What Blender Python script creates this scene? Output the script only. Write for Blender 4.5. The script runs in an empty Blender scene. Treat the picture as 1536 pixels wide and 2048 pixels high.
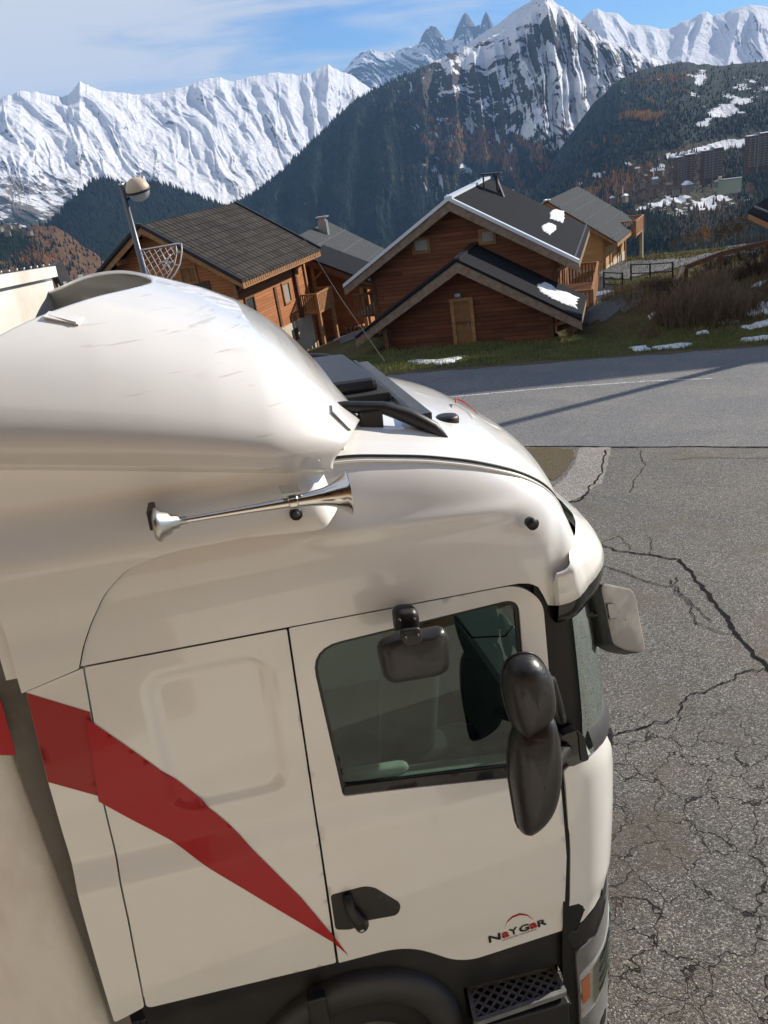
import bpy, bmesh, math, random
import numpy as np
from mathutils import Vector, Matrix, geometry
random.seed(7); RNG = np.random.RandomState(7)
C = bpy.context.scene
COL = C.collection

# ------------------------------------------------------------------ camera
F_, CX, CY = 1560.0, 768.0, 1024.0            # focal length and centre of the photograph in its pixels
def nrm(v): v = np.array(v, float); return v/np.linalg.norm(v)
_dw = nrm((1292-CX, 4340-CY, F_)); _f = np.array([0, 0, 1.]); _y = nrm(_f-_dw*_f.dot(_dw)); _x = np.cross(_dw, _y)
RW = np.array([_x, _y, -_dw])                 # camera axes -> world
cam_d = bpy.data.cameras.new('camera'); cam = bpy.data.objects.new('camera', cam_d); COL.objects.link(cam)
m3 = Matrix([[RW[i][0], -RW[i][1], -RW[i][2]] for i in range(3)])
cam.matrix_world = m3.to_4x4()
cam_d.sensor_fit = 'VERTICAL'; cam_d.sensor_height = 36; cam_d.sensor_width = 27
cam_d.lens = 36*F_/2048; cam_d.clip_start = 0.05; cam_d.clip_end = 80000
C.camera = cam
C.render.resolution_x, C.render.resolution_y = 768, 1024

# ------------------------------------------------------------------ light
SUN_AZ, SUN_EL = math.radians(27.7), math.radians(24)     # azimuth measured from +x towards +y
w = bpy.data.worlds.new('World'); C.world = w; w.use_nodes = True
nt = w.node_tree; N_ = nt.nodes; Lk = nt.links
for n in list(N_): N_.remove(n)
out = N_.new('ShaderNodeOutputWorld'); bg = N_.new('ShaderNodeBackground'); bg.inputs[1].default_value = 0.073
sky = N_.new('ShaderNodeTexSky'); sky.sky_type = 'NISHITA'; sky.sun_disc = False
sky.sun_elevation = SUN_EL; sky.sun_rotation = math.pi/2-SUN_AZ; sky.altitude = 1500; sky.air_density = 1.0; sky.dust_density = 0.4; sky.ozone_density = 1.6
tc = N_.new('ShaderNodeTexCoord'); sep = N_.new('ShaderNodeSeparateXYZ'); Lk.new(tc.outputs['Generated'], sep.inputs[0])
def wm(op, a, b=None, c=None):
    n = N_.new('ShaderNodeMath'); n.operation = op
    for i, v in enumerate((a, b, c)):
        if v is None: continue
        if isinstance(v, (int, float)): n.inputs[i].default_value = v
        else: Lk.new(v, n.inputs[i])
    return n.outputs[0]
zz = wm('ADD', wm('MAXIMUM', sep.outputs[2], 0.0), 0.16)
comb = N_.new('ShaderNodeCombineXYZ')
ux, uy = wm('DIVIDE', sep.outputs[0], zz), wm('DIVIDE', sep.outputs[1], zz)
# streaks run from lower left to upper right as seen: rotate and stretch
ca, sa = math.cos(math.radians(-22)), math.sin(math.radians(-22))
Lk.new(wm('ADD', wm('MULTIPLY', ux, ca*0.55), wm('MULTIPLY', uy, -sa*0.55)), comb.inputs[0])
Lk.new(wm('ADD', wm('MULTIPLY', ux, sa*1.05), wm('MULTIPLY', uy, ca*1.05)), comb.inputs[1])
cn = N_.new('ShaderNodeTexNoise'); cn.inputs['Scale'].default_value = 0.50; cn.inputs['Detail'].default_value = 9; cn.inputs['Roughness'].default_value = 0.52; cn.inputs['Distortion'].default_value = 0.55
Lk.new(comb.outputs[0], cn.inputs['Vector'])
# thicker towards the left of the view (negative x), thin at the right
bias = wm('MULTIPLY', sep.outputs[0], -0.30)
cn2 = N_.new('ShaderNodeTexNoise'); cn2.inputs['Scale'].default_value = 2.2; cn2.inputs['Detail'].default_value = 8; cn2.inputs['Roughness'].default_value = 0.6; cn2.inputs['Distortion'].default_value = 0.8; Lk.new(comb.outputs[0], cn2.inputs['Vector'])
dens = wm('ADD', wm('ADD', cn.outputs[0], bias), wm('MULTIPLY', wm('SUBTRACT', cn2.outputs[0], 0.5), 0.6))
mr = N_.new('ShaderNodeMapRange'); mr.interpolation_type = 'SMOOTHSTEP'; mr.inputs[1].default_value = 0.34; mr.inputs[2].default_value = 0.60; mr.inputs[3].default_value = 0.0; mr.inputs[4].default_value = 0.88
Lk.new(dens, mr.inputs[0])
mx = N_.new('ShaderNodeMix'); mx.data_type = 'RGBA'; Lk.new(mr.outputs[0], mx.inputs[0])
bl = N_.new('ShaderNodeMix'); bl.data_type = 'RGBA'; bl.blend_type = 'MULTIPLY'; bl.inputs[0].default_value = 1
Lk.new(sky.outputs[0], bl.inputs[6]); bl.inputs[7].default_value = (0.50, 0.76, 1.10, 1)
Lk.new(bl.outputs[2], mx.inputs[6]); mx.inputs[7].default_value = (6.3, 6.5, 6.8, 1)
Lk.new(mx.outputs[2], bg.inputs[0]); Lk.new(bg.outputs[0], out.inputs[0])
sl = bpy.data.lights.new('sun', 'SUN'); sl.energy = 4.7; sl.angle = math.radians(0.53); sl.color = (1.0, 0.91, 0.77)
so = bpy.data.objects.new('sun', sl); COL.objects.link(so)
SD = Vector((math.cos(SUN_AZ)*math.cos(SUN_EL), math.sin(SUN_AZ)*math.cos(SUN_EL), math.sin(SUN_EL)))
so.rotation_euler = SD.to_track_quat('Z', 'Y').to_euler()
C.view_settings.view_transform = 'Standard'; C.view_settings.look = 'None'; C.view_settings.exposure = 0.74; C.view_settings.gamma = 1
try: C.view_settings.use_curve_mapping = False
except Exception: pass
C.render.engine = 'CYCLES'

# ------------------------------------------------------------------ tracing helpers (a pixel of the photograph -> a point at a given real distance)
def ray(px, py): return RW @ np.array([(px-CX)/F_, (py-CY)/F_, 1.])
def at_h(px, py, D): r = ray(px, py); return r*(D/math.hypot(r[0], r[1]))      # at horizontal distance D
def at_y(px, py, Y): r = ray(px, py); return r*(Y/r[1])
# local frame of the lorry and of the road it stands on: x forward, y away from the camera, z up, origin on the ground below its near side
_VT = (1190, 5300); _dt = nrm((_VT[0]-CX, _VT[1]-CY, F_)); _X = 9300
_L = nrm((_X-CX, (CY-((_VT[0]-CX)*(_X-CX)+F_*F_)/(_VT[1]-CY))-CY, F_)); _N = np.cross(_L, _dt)
TW = np.array([RW@_L, RW@_N, -RW@_dt]).T      # local -> world, columns
TO = np.array([0, -2.8, 4.35])                # the camera in the lorry's frame
def rl(px, py): r = np.array([(px-CX)/F_, (py-CY)/F_, 1.]); return np.array([r.dot(_L), r.dot(_N), -r.dot(_dt)])
def ty(px, py, y=0.): r = rl(px, py); return TO+r*((y-TO[1])/r[1])
def tz(px, py, z): r = rl(px, py); return TO+r*((z-TO[2])/r[2])
def tx(px, py, x): r = rl(px, py); return TO+r*((x-TO[0])/r[0])
def L2W(p): return TW@(np.array(p, float)-TO)
TM = Matrix([[TW[0][0], TW[0][1], TW[0][2], 0], [TW[1][0], TW[1][1], TW[1][2], 0], [TW[2][0], TW[2][1], TW[2][2], 0], [0, 0, 0, 1]])
TM.translation = Vector(L2W((0, 0, 0)))
GH0 = 4.65                                    # height of the camera above the road surface, measured square to it
def gr(px, py):                               # point on the plane of the road
    r = ray(px, py); up = TW[:, 2]; return r*(-GH0/r.dot(up))
def plane_z(x, y): up = TW[:, 2]; return (-GH0-up[0]*x-up[1]*y)/up[2]

# ------------------------------------------------------------------ object helpers
def tag(o, label=None, cat=None, group=None, kind=None):
    if label: o['label'] = label
    if cat: o['category'] = cat
    if group: o['group'] = group
    if kind: o['kind'] = kind
    return o
def empty(name, loc, label, cat, group=None, rot=None):
    o = bpy.data.objects.new(name, None); COL.objects.link(o); o.empty_display_size = 0.2
    if rot is not None: o.matrix_world = rot
    o.location = loc
    return tag(o, label, cat, group)
def link(name, me, mat, parent=None, smooth=False, label=None):
    if mat is not None:
        for m in (mat if isinstance(mat, (list, tuple)) else [mat]): me.materials.append(m)
    o = bpy.data.objects.new(name, me); COL.objects.link(o)
    if parent is not None: o.parent = parent
    if smooth: me.polygons.foreach_set('use_smooth', [True]*len(me.polygons))
    if label: o['label'] = label
    return o
def mesh_np(name, verts, faces, mat, parent=None, smooth=True):
    me = bpy.data.meshes.new(name); me.from_pydata([tuple(v) for v in verts], [], [tuple(f) for f in faces]); me.update()
    return link(name, me, mat, parent, smooth)
def grid_mesh(name, P, mat, parent=None, smooth=True, flip=False):      # P: (nv, nu, 3)
    nv, nu = P.shape[:2]; idx = np.arange(nv*nu).reshape(nv, nu)
    a, b, c, d = idx[:-1, :-1].ravel(), idx[:-1, 1:].ravel(), idx[1:, 1:].ravel(), idx[1:, :-1].ravel()
    Fc = np.stack([a, d, c, b] if not flip else [a, b, c, d], 1)
    me = bpy.data.meshes.new(name); V = P.reshape(-1, 3)
    me.vertices.add(len(V)); me.vertices.foreach_set('co', V.ravel().astype(np.float32))
    me.loops.add(Fc.size); me.loops.foreach_set('vertex_index', Fc.ravel().astype(np.int32))
    me.polygons.add(len(Fc)); me.polygons.foreach_set('loop_start', np.arange(0, Fc.size, 4, dtype=np.int32))
    me.update(calc_edges=True); me.validate()
    return link(name, me, mat, parent, smooth)
def poly_mesh(name, V, Fc, mat, parent=None, smooth=False):             # Fc: (n,k) equal size faces
    me = bpy.data.meshes.new(name); k = Fc.shape[1]
    me.vertices.add(len(V)); me.vertices.foreach_set('co', V.ravel().astype(np.float32))
    me.loops.add(Fc.size); me.loops.foreach_set('vertex_index', Fc.ravel().astype(np.int32))
    me.polygons.add(len(Fc)); me.polygons.foreach_set('loop_start', np.arange(0, Fc.size, k, dtype=np.int32))
    me.update(calc_edges=True)
    return link(name, me, mat, parent, smooth)
def attr(o, name, vals):
    a = o.data.attributes.new(name, 'FLOAT', 'POINT'); a.data.foreach_set('value', np.asarray(vals, np.float32).ravel())

# noise in numpy
def _h(ix, iy, s):
    n = (ix.astype(np.int64)*374761393+iy.astype(np.int64)*668265263+s*1442695041) & 0xffffffff
    n = ((n ^ (n >> 13))*1274126177) & 0xffffffff; n = n ^ (n >> 16)
    return (n & 0xffffff)/float(0xffffff)
def vnoise(x, y, s=0):
    x, y = np.broadcast_arrays(np.asarray(x, float), np.asarray(y, float))
    ix, iy = np.floor(x), np.floor(y); fx, fy = x-ix, y-iy
    fx = fx*fx*fx*(fx*(fx*6-15)+10); fy = fy*fy*fy*(fy*(fy*6-15)+10)
    a, b, c, d = _h(ix, iy, s), _h(ix+1, iy, s), _h(ix, iy+1, s), _h(ix+1, iy+1, s)
    return (a*(1-fx)+b*fx)*(1-fy)+(c*(1-fx)+d*fx)*fy
def fbm(x, y, o=5, s=0, g=0.5):
    t = 0; a = 1; n = 0
    for i in range(o): t = t+a*vnoise(np.asarray(x)*2**i+17.3*i, np.asarray(y)*2**i-9.1*i, s+i); n += a; a *= g
    return t/n
def ridged(x, y, o=5, s=0, g=0.55):
    t = 0; a = 1; n = 0
    for i in range(o): t = t+a*(1-np.abs(2*vnoise(np.asarray(x)*2**i+7.3*i, np.asarray(y)*2**i-3.1*i, s+i)-1)); n += a; a *= g
    return t/n
def sstep(a, b, x): t = np.clip((x-a)/(b-a), 0, 1); return t*t*(3-2*t)

# ------------------------------------------------------------------ material helpers
class Mat:
    def __init__(s, name, col=(0.5, 0.5, 0.5), rough=0.6, metal=0.0, spec=0.5, coat=0.0):
        s.m = bpy.data.materials.new(name); s.m.use_nodes = True; s.t = s.m.node_tree; s.n = s.t.nodes; s.l = s.t.links
        s.b = s.n['Principled BSDF']; s.set('Base Color', (*col, 1)); s.set('Roughness', rough); s.set('Metallic', metal)
        s.set('Specular IOR Level', spec); s.set('Coat Weight', coat)
        if coat: s.set('Coat Roughness', 0.03)
        s.tc = s.n.new('ShaderNodeTexCoord'); s.out = s.tc.outputs['Object']
    def set(s, k, v): s.b.inputs[k].default_value = v
    def to(s, k, sock): s.l.new(sock, s.b.inputs[k]); return s
    def put(s, inp, v):
        if hasattr(v, 'is_linked') or hasattr(v, 'links'): s.l.new(v, inp)
        elif isinstance(v, (tuple, list)): inp.default_value = (*v, 1) if len(v) == 3 and len(inp.default_value) == 4 else v
        else: inp.default_value = v
    def map(s, scale=(1, 1, 1), rot=(0, 0, 0), loc=(0, 0, 0), src=None):
        n = s.n.new('ShaderNodeMapping'); n.inputs['Scale'].default_value = scale; n.inputs['Rotation'].default_value = rot; n.inputs['Location'].default_value = loc
        s.l.new(src or s.out, n.inputs[0]); return n.outputs[0]
    def noise(s, scale, detail=4, rough=0.55, dist=0, vec=None, colr=False):
        n = s.n.new('ShaderNodeTexNoise'); n.inputs['Scale'].default_value = scale; n.inputs['Detail'].default_value = detail
        n.inputs['Roughness'].default_value = rough; n.inputs['Distortion'].default_value = dist; s.l.new(vec or s.out, n.inputs['Vector'])
        return n.outputs['Color' if colr else 'Fac']
    def voro(s, scale, feat='F1', vec=None, outp='Distance', rnd=1):
        n = s.n.new('ShaderNodeTexVoronoi'); n.feature = feat; n.inputs['Scale'].default_value = scale; n.inputs['Randomness'].default_value = rnd
        s.l.new(vec or s.out, n.inputs['Vector']); return n.outputs[outp]
    def wave(s, scale, dist=0, vec=None, prof='SIN', dir='X'):
        n = s.n.new('ShaderNodeTexWave'); n.wave_type = 'BANDS'; n.bands_direction = dir; n.wave_profile = prof
        n.inputs['Scale'].default_value = scale; n.inputs['Distortion'].default_value = dist; s.l.new(vec or s.out, n.inputs['Vector']); return n.outputs['Fac']
    def math(s, op, a, b=0.5, c=None):
        n = s.n.new('ShaderNodeMath'); n.operation = op; s.put(n.inputs[0], a); s.put(n.inputs[1], b)
        if c is not None: s.put(n.inputs[2], c)
        return n.outputs[0]
    def ramp(s, fac, a, b, lo=0., hi=1.):
        n = s.n.new('ShaderNodeMapRange'); n.interpolation_type = 'SMOOTHSTEP'; s.put(n.inputs[0], fac)
        for i, v in enumerate((a, b, lo, hi)): s.put(n.inputs[1+i], v)
        return n.outputs[0]
    def mix(s, fac, a, b, mode='MIX'):
        n = s.n.new('ShaderNodeMix'); n.data_type = 'RGBA'; n.blend_type = mode; s.put(n.inputs[0], fac); s.put(n.inputs[6], a); s.put(n.inputs[7], b); return n.outputs[2]
    def bump(s, h, strength=0.3, dist=0.01, nrm=None):
        n = s.n.new('ShaderNodeBump'); n.inputs['Strength'].default_value = strength; n.inputs['Distance'].default_value = dist
        s.l.new(h, n.inputs['Height'])
        if nrm is not None: s.l.new(nrm, n.inputs['Normal'])
        return n.outputs[0]
    def sepxyz(s, v=None):
        n = s.n.new('ShaderNodeSeparateXYZ'); s.l.new(v or s.out, n.inputs[0]); return n.outputs
    def attr(s, name):
        n = s.n.new('ShaderNodeAttribute'); n.attribute_name = name; return n.outputs['Fac']
    def normal(s):
        n = s.n.new('ShaderNodeNewGeometry'); return n.outputs['Normal']

# ------------------------------------------------------------------ mountains and far terrain
def interp(pts, x): p = np.array(pts, float); return np.interp(x, p[:, 0], p[:, 1])
def mat_mountain(name, forest=(0.022, 0.030, 0.024), rock=(0.13, 0.115, 0.10), sc=1.0, grass=(0.10, 0.075, 0.045), ntree=0.02, snowcol=(0.78, 0.79, 0.83)):
    M = Mat(name, rough=0.9, spec=0.1)
    n1 = M.noise(0.0035*sc, 8, 0.62, 0.3); n2 = M.noise(0.03*sc, 6, 0.65); n3 = M.noise(0.0012*sc, 5, 0.5)
    nz = M.sepxyz(M.normal())[2]
    forest_c = M.mix(M.ramp(n2, 0.35, 0.7), forest, tuple(1.9*c for c in forest))
    rock_c = M.mix(M.ramp(n1, 0.3, 0.7), rock, tuple(0.55*c for c in rock))
    fo = M.ramp(M.math('ADD', M.attr('forest'), M.math('MULTIPLY', M.math('SUBTRACT', n1, 0.5), 1.3)), 0.35, 0.6)
    gr_c = M.mix(M.ramp(n2, 0.3, 0.7), grass, tuple(0.6*c for c in grass))
    base = M.mix(M.attr('grass'), rock_c, gr_c)
    base = M.mix(fo, base, forest_c)
    sn = M.math('ADD', M.attr('snow'), M.math('MULTIPLY', M.math('SUBTRACT', n2, 0.5), 1.1))
    sn = M.math('ADD', sn, M.math('MULTIPLY', M.math('SUBTRACT', n1, 0.5), 0.9))
    sn = M.math('ADD', sn, M.math('MULTIPLY', M.math('SUBTRACT', nz, 0.72), 0.9))
    s = M.ramp(sn, 0.44, 0.56)
    M.to('Base Color', M.mix(s, base, snowcol))
    M.to('Normal', M.bump(n2, 0.7, 16/sc, M.bump(M.noise(0.009*sc, 8, 0.7, 0.2), 0.8, 55/sc)))
    return M.m
def spur_field(PX, V, spurs, seed, n2nd, x0, x1, wob=14):
    rs = np.random.RandomState(seed); T = np.zeros_like(PX); wx = wob*(fbm(PX*.012, V*3, 4, seed)-.5)*2*sstep(0, .2, V)
    for (xs, drift, w_, a_) in spurs:
        c = xs+drift*V**.9; d = np.abs(PX+wx-c)/(w_*(.35+.9*V)); T = np.maximum(T, a_*(1-d))
    T2 = np.zeros_like(PX)
    for k in range(n2nd):                                    # short side ribs, starting part of the way down
        xs = rs.uniform(x0, x1); v0 = rs.uniform(-.1, .6); dr = rs.uniform(0, 150); w_ = rs.uniform(6, 16); c = xs+dr*(V-v0); d = np.abs(PX+wx*1.5-c)/(w_*(.3+1.2*np.clip(V-v0, 0, 1))); T2 = np.maximum(T2, rs.uniform(.5, 1)*(1-d)*sstep(v0, v0+.12, V)*sstep(v0+.75, v0+.45, V))
    return T, T2
def layer(name, ridge, bot, Dr, Db, nu, nv, mat, amp=120, rib=0.004, seed=1, jag=3.0, pw=1.0, snow=None, forest=None, grass=None, vamp=0, ripow=1.0, backdrop=0.12, ribv=0.25, warp=0.6, shear=0.45, rk=0.0, spurs=None, sa=0., n2nd=0, sa2=0.):
    x0, x1 = ridge[0][0], ridge[-1][0]
    px = np.linspace(x0, x1, nu); v = np.linspace(0, 1, nv)
    yr = interp(ridge, px); jit = -jag*(ridged(px*0.035, px*0, 5, seed)-0.55)*2
    yb = interp(bot, px)
    PX = np.broadcast_to(px, (nv, nu)); V = v[:, None]*np.ones((1, nu))
    ysm = np.convolve(np.pad(yr, 40, mode='edge'), np.ones(81)/81, 'valid') if nu > 200 else yr
    PY = ysm[None]+(yb-ysm)[None]*V+((yr-ysm)[None])*(1-V)**3.0+jit[None]*(1-V)**9
    Drr = interp(Dr, px)[None] if isinstance(Dr, list) else Dr
    Dbb = interp(Db, px)[None] if isinstance(Db, list) else Db
    D = Drr+(Dbb-Drr)*V**pw
    rx = RW[0, 0]*(PX-CX)/F_+RW[0, 1]*(PY-CY)/F_+RW[0, 2]; ry = RW[1, 0]*(PX-CX)/F_+RW[1, 1]*(PY-CY)/F_+RW[1, 2]; rz = RW[2, 0]*(PX-CX)/F_+RW[2, 1]*(PY-CY)/F_+RW[2, 2]
    h = np.hypot(rx, ry)
    U = PX/F_*np.mean(D)                                       # metres across
    S = V*abs(np.mean(yb-yr))/F_*np.mean(D)*1.6                # metres down the slope
    wu = U+warp*(fbm(U*rib*0.6, S*rib*0.6, 4, seed+40)-0.5)*2/rib
    wu = wu-shear*S
    sw = fbm(U*rib*.25, S*rib*.25, 2, seed+31)-.5
    wu = wu+sw*1.2/rib
    n = (0.55*ridged(wu*rib*0.7, S*rib*ribv*1.6, 6, seed, 0.5)+0.45*ridged(wu*rib*2.3, S*rib*ribv*1.4, 5, seed+5, 0.55))**ripow
    n2 = fbm(wu*rib*3, S*rib*3*0.6, 5, seed+9, 0.6)
    n3 = ridged(wu*rib*6, S*rib*2.2, 5, seed+70, 0.6)
    env = sstep(0, 0.12, V)*0.85+0.15
    dd = -(n-0.6)*amp*env*2-(n2-0.5)*amp*0.45*env
    if spurs:
        T1, T2 = spur_field(PX, V, spurs, seed, n2nd, x0, x1); dd = dd-(T1*sa+T2*sa2)*sstep(0, .10, V)*(1-.55*sstep(.45, 1, V)); n3 = n3+.10*(T1-.4)+.12*(T2-.3)
    D2 = D+dd
    P = np.stack([rx/h*D2, ry/h*D2, rz/h*D+vamp*(n2-0.5)*env], -1)
    b1 = P[0].copy(); b1[:, :2] *= 1.06; b1[:, 2] -= Dr0(Dr)*backdrop*0.3
    b2 = P[0].copy(); b2[:, :2] *= 1.2; b2[:, 2] -= Dr0(Dr)*backdrop*1.6
    P = np.concatenate([b2[None], b1[None], P], 0)
    o = grid_mesh(name, P, mat, flip=True); tag(o, kind='structure')
    z2 = np.zeros((2, nu))
    for k, fn in (('snow', snow), ('forest', forest), ('grass', grass)):
        val = fn(PX, PY, V, n, n2) if fn else np.zeros_like(PX)
        val = np.broadcast_to(val, PX.shape)
        if k == 'snow' and rk: val = val+rk*(0.60-n3)+rk*0.6*(0.58-n)
        if k == 'snow': SN = val
        attr(o, k, np.concatenate([val[:1], val[:1], val], 0))
    return dict(o=o, P=P[2:], PX=PX, PY=PY, V=V, n=n, n2=n2, snow=SN)
def Dr0(D): return D if not isinstance(D, list) else float(np.mean([d[1] for d in D]))

LS = [(-60, 215), (0, 200), (20, 188), (40, 179), (60, 184), (100, 190), (135, 193), (150, 178), (160, 165), (172, 171), (215, 183), (270, 190), (330, 186), (350, 176), (380, 171), (400, 160), (418, 155), (440, 156), (470, 163), (500, 152), (550, 147), (600, 152), (625, 147), (645, 132), (657, 126), (672, 140), (700, 150), (760, 190), (820, 250)]
m_far = mat_mountain('far_snow', sc=0.5, rock=(0.22, 0.21, 0.21), grass=(0.17, 0.15, 0.13))
A_ = layer('snowy_mountain_range', LS, [(-60, 470), (820, 470)], [(-60, 9500), (820, 12500)], [(-60, 3800), (400, 4600), (820, 6500)], 820, 330, m_far, amp=400, rib=0.0013, seed=3, rk=0.42, sa=190, sa2=90, n2nd=70, spurs=[(-190, 260, 60, .9), (-110, 280, 60, .9), (-25, 240, 60, .9), (40, 270, 66, 1.), (100, 230, 45, .7), (160, 330, 78, 1.), (225, 250, 46, .7), (285, 260, 44, .75), (335, 230, 42, .8), (385, 210, 44, .9), (425, 190, 40, 1.), (470, 130, 34, .7), (505, 150, 40, .9), (560, 110, 44, .9), (610, 60, 36, .75), (657, 20, 50, 1.), (705, -20, 40, .8), (760, -60, 40, .8)], jag=5, pw=0.8,
    snow=lambda X, Y, V, n, n2: 0.5*(fbm(X*.022,Y*.05,4,12)-.5)*sstep(.35,.6,V)+0.74-0.62*sstep(0.62, 1.45, (Y-170)/210+0.35*(n2-0.5)-(X-250)/2500), shear=0.55, forest=lambda X, Y, V, n, n2: sstep(0.8, 1.2, (Y-170)/240+0.7*(n2-0.5))*0.62, grass=lambda X, Y, V, n, n2: 0.7+0*X, warp=0.35, ribv=0.35)
BS = [(640, 175), (690, 140), (705, 120), (725, 104), (742, 97), (760, 104), (785, 104), (805, 98), (835, 88), (845, 72), (853, 58), (862, 52), (870, 53), (878, 62), (890, 80), (905, 78), (915, 52), (925, 32), (931, 24), (938, 32), (950, 52), (962, 50), (967, 32), (972, 24), (978, 32), (990, 60), (1040, 40), (1100, 70)]
m_far2 = mat_mountain('aiguille_rock', sc=0.5, rock=(0.15, 0.15, 0.16))
layer('rock_needle_peaks', BS, [(640, 330), (1100, 330)], 15500, 11500, 500, 160, m_far2, amp=520, rib=0.0022, seed=21, rk=0.9, jag=3, snow=lambda X, Y, V, n, n2: 0.62-0.35*sstep(95, 60, Y)*1.0+0*V, warp=0.3)
CS_ = [(1120, 70), (1165, 38), (1180, 24), (1196, 17), (1210, 25), (1235, 28), (1262, 50), (1290, 52), (1318, 58), (1340, 58), (1365, 42), (1385, 38), (1400, 28), (1414, 24), (1425, 32), (1450, 25), (1480, 14), (1500, 9), (1536, 14), (1620, 40)]
layer('far_snow_peaks', CS_, [(1120, 260), (1620, 260)], 12500, 7500, 420, 170, m_far2, amp=260, rib=0.0014, seed=33, rk=0.25, sa=300, sa2=100, n2nd=50, spurs=[(1150, 30, 50, .8), (1196, 60, 50, 1.), (1262, 60, 44, .8), (1300, 30, 40, .7), (1385, -60, 50, .9), (1414, -90, 40, .9), (1480, -50, 60, 1.), (1510, 30, 50, .9), (1580, 20, 50, .8)], jag=3, snow=lambda X, Y, V, n, n2: 0.70+0*V, warp=0.3)
SH = [(860, 180), (900, 122), (930, 92), (960, 70), (1000, 45), (1030, 20), (1060, 4), (1090, -20), (1130, 40), (1200, 120)]
layer('snow_shoulder', SH, [(860, 250), (1200, 250)], 6600, 5900, 260, 80, m_far2, amp=60, rib=0.002, seed=44, jag=1, snow=lambda X, Y, V, n, n2: 0.85+0*V)

DSr = [(380, 470), (440, 425), (480, 405), (515, 385), (560, 350), (600, 308), (640, 270), (680, 232), (712, 203), (745, 185), (790, 160), (830, 142), (880, 118), (925, 96), (950, 92), (985, 72), (1015, 60), (1040, 38), (1060, 20), (1075, 3), (1090, -8), (1104, -2), (1118, 10), (1140, 26), (1165, 45), (1185, 62), (1205, 78), (1240, 86), (1275, 102), (1305, 114), (1340, 130), (1380, 160), (1440, 230)]
def dsnow(X, Y, V, n, n2):
    s = 0.44-0.36*sstep(150, 420, Y-0.10*(X-900))                         # snow line, lower to the right
    s = s-0.30*sstep(0.55, 0.8, n2)*sstep(150, 60, Y)
    s = s-0.5*sstep(950, 760, X+0.25*(Y-150))
    s = s-0.35*sstep(140, 20, Y)*sstep(0.4,0.6,fbm(X*.02,Y*.03,4,91))+0.30*sstep(930,1000,X)*sstep(330,240,Y)
    ch = ridged((X-0.35*(Y-150))*0.016, Y*0.0025, 3, 77)                   # long snow chutes down the wall
    s = s+0.55*sstep(0.80, 0.95, ch)*sstep(820, 900, X)*sstep(1230, 1180, X)*sstep(430, 300, Y)
    bowl = np.exp(-(((X-1140-(Y-150)*0.5)/60)**2+((Y-165)/70)**2)); s = s+0.5*bowl
    s = s+0.35*np.exp(-(((X-1160)/70)**2+((Y-270)/25)**2))
    s = s+0.45*np.exp(-(((X-625)/22)**2+((Y-385)/28)**2))
    return s
def dfor(X, Y, V, n, n2):
    fo = sstep(170, 330, Y-0.10*(X-900)+120*(n2-0.5))*0.8
    fo = np.maximum(fo, 0.9*sstep(900, 720, X+0.2*(Y-150)))
    bowl = np.exp(-(((X-1140-(Y-150)*0.5)/60)**2+((Y-165)/70)**2))
    return fo-0.6*bowl
m_cen = mat_mountain('peak_rock_forest', sc=1.0, rock=(0.085, 0.078, 0.07), grass=(0.07, 0.05, 0.03))
D_ = layer('forested_peak', DSr, [(380, 620), (700, 620), (1000, 580), (1130, 420), (1250, 300), (1440, 260)], [(380, 3400), (700, 4600), (1100, 5400), (1440, 4700)], [(380, 2200), (900, 2400), (1130, 2900), (1440, 4200)], 900, 420, m_cen, amp=210, rib=0.0045, seed=5, rk=1.7, sa=300, sa2=130, n2nd=120, spurs=[(560, -60, 60, .8), (640, -50, 60, .8), (720, -50, 60, .9), (790, -40, 55, .8), (850, -10, 50, .8), (900, 20, 48, .9), (945, 50, 46, .9), (985, 60, 40, .8), (1025, 80, 40, .9), (1058, 60, 34, .8), (1090, 70, 50, 1.), (1125, 90, 34, .8), (1165, 100, 40, .9), (1205, 90, 40, .8), (1250, 70, 36, .8), (1300, 50, 36, .8)], jag=5, pw=0.9, snow=dsnow, forest=dfor, grass=lambda X, Y, V, n, n2: 0.4+0*V, warp=0.35, ribv=0.25)

ES = [(1000, 470), (1050, 400), (1090, 350), (1130, 285), (1180, 215), (1230, 165), (1280, 140), (1330, 128), (1360, 124), (1400, 128), (1450, 132), (1490, 126), (1536, 122), (1640, 118)]
def blob(X, Y, cx, cy, a, b, rot=0):
    c, s = math.cos(rot), math.sin(rot); u = (X-cx)*c+(Y-cy)*s; v = -(X-cx)*s+(Y-cy)*c
    return np.exp(-((u/a)**2+(v/b)**2))
def esnow(X, Y, V, n, n2):
    s = -0.32+0*X+1.5*(fbm(X*.03-Y*.03,Y*.08,4,55)-.5)
    for a in ((1490, 205, 75, 13, -0.55, .5), (1420, 235, 60, 12, -0.5, .7), (1500, 165, 60, 20, -.2, .45), (1400, 160, 12, 20, .5, .7), (1210, 345, 40, 7, -.4, .7), (1420, 295, 110, 9, -0.20, .95), (1500, 285, 60, 10, -.1, .8), (1410, 408, 62, 14, -.12, .95), (1350, 400, 60, 8, -.3, .5), (1140, 380, 40, 12, -.6, .5), (1310, 340, 40, 5, -.4, .6), (1300, 412, 60, 7, -.3, .5), (1440, 395, 30, 5, 0, .6)):
        s = s+a[5]*1.15*blob(X, Y, *a[:5])
    return np.minimum(s, 0.85)+0.0
E_open = lambda X, Y: np.clip(blob(X, Y, 1330, 370, 130, 45, -.3)+blob(X, Y, 1420, 408, 90, 30, -.1)+blob(X, Y, 1440, 290, 130, 14, -.2), 0, 1)
m_sl = mat_mountain('slope_forest', sc=2.0, rock=(0.07, 0.06, 0.05), grass=(0.075, 0.068, 0.035))
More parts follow.
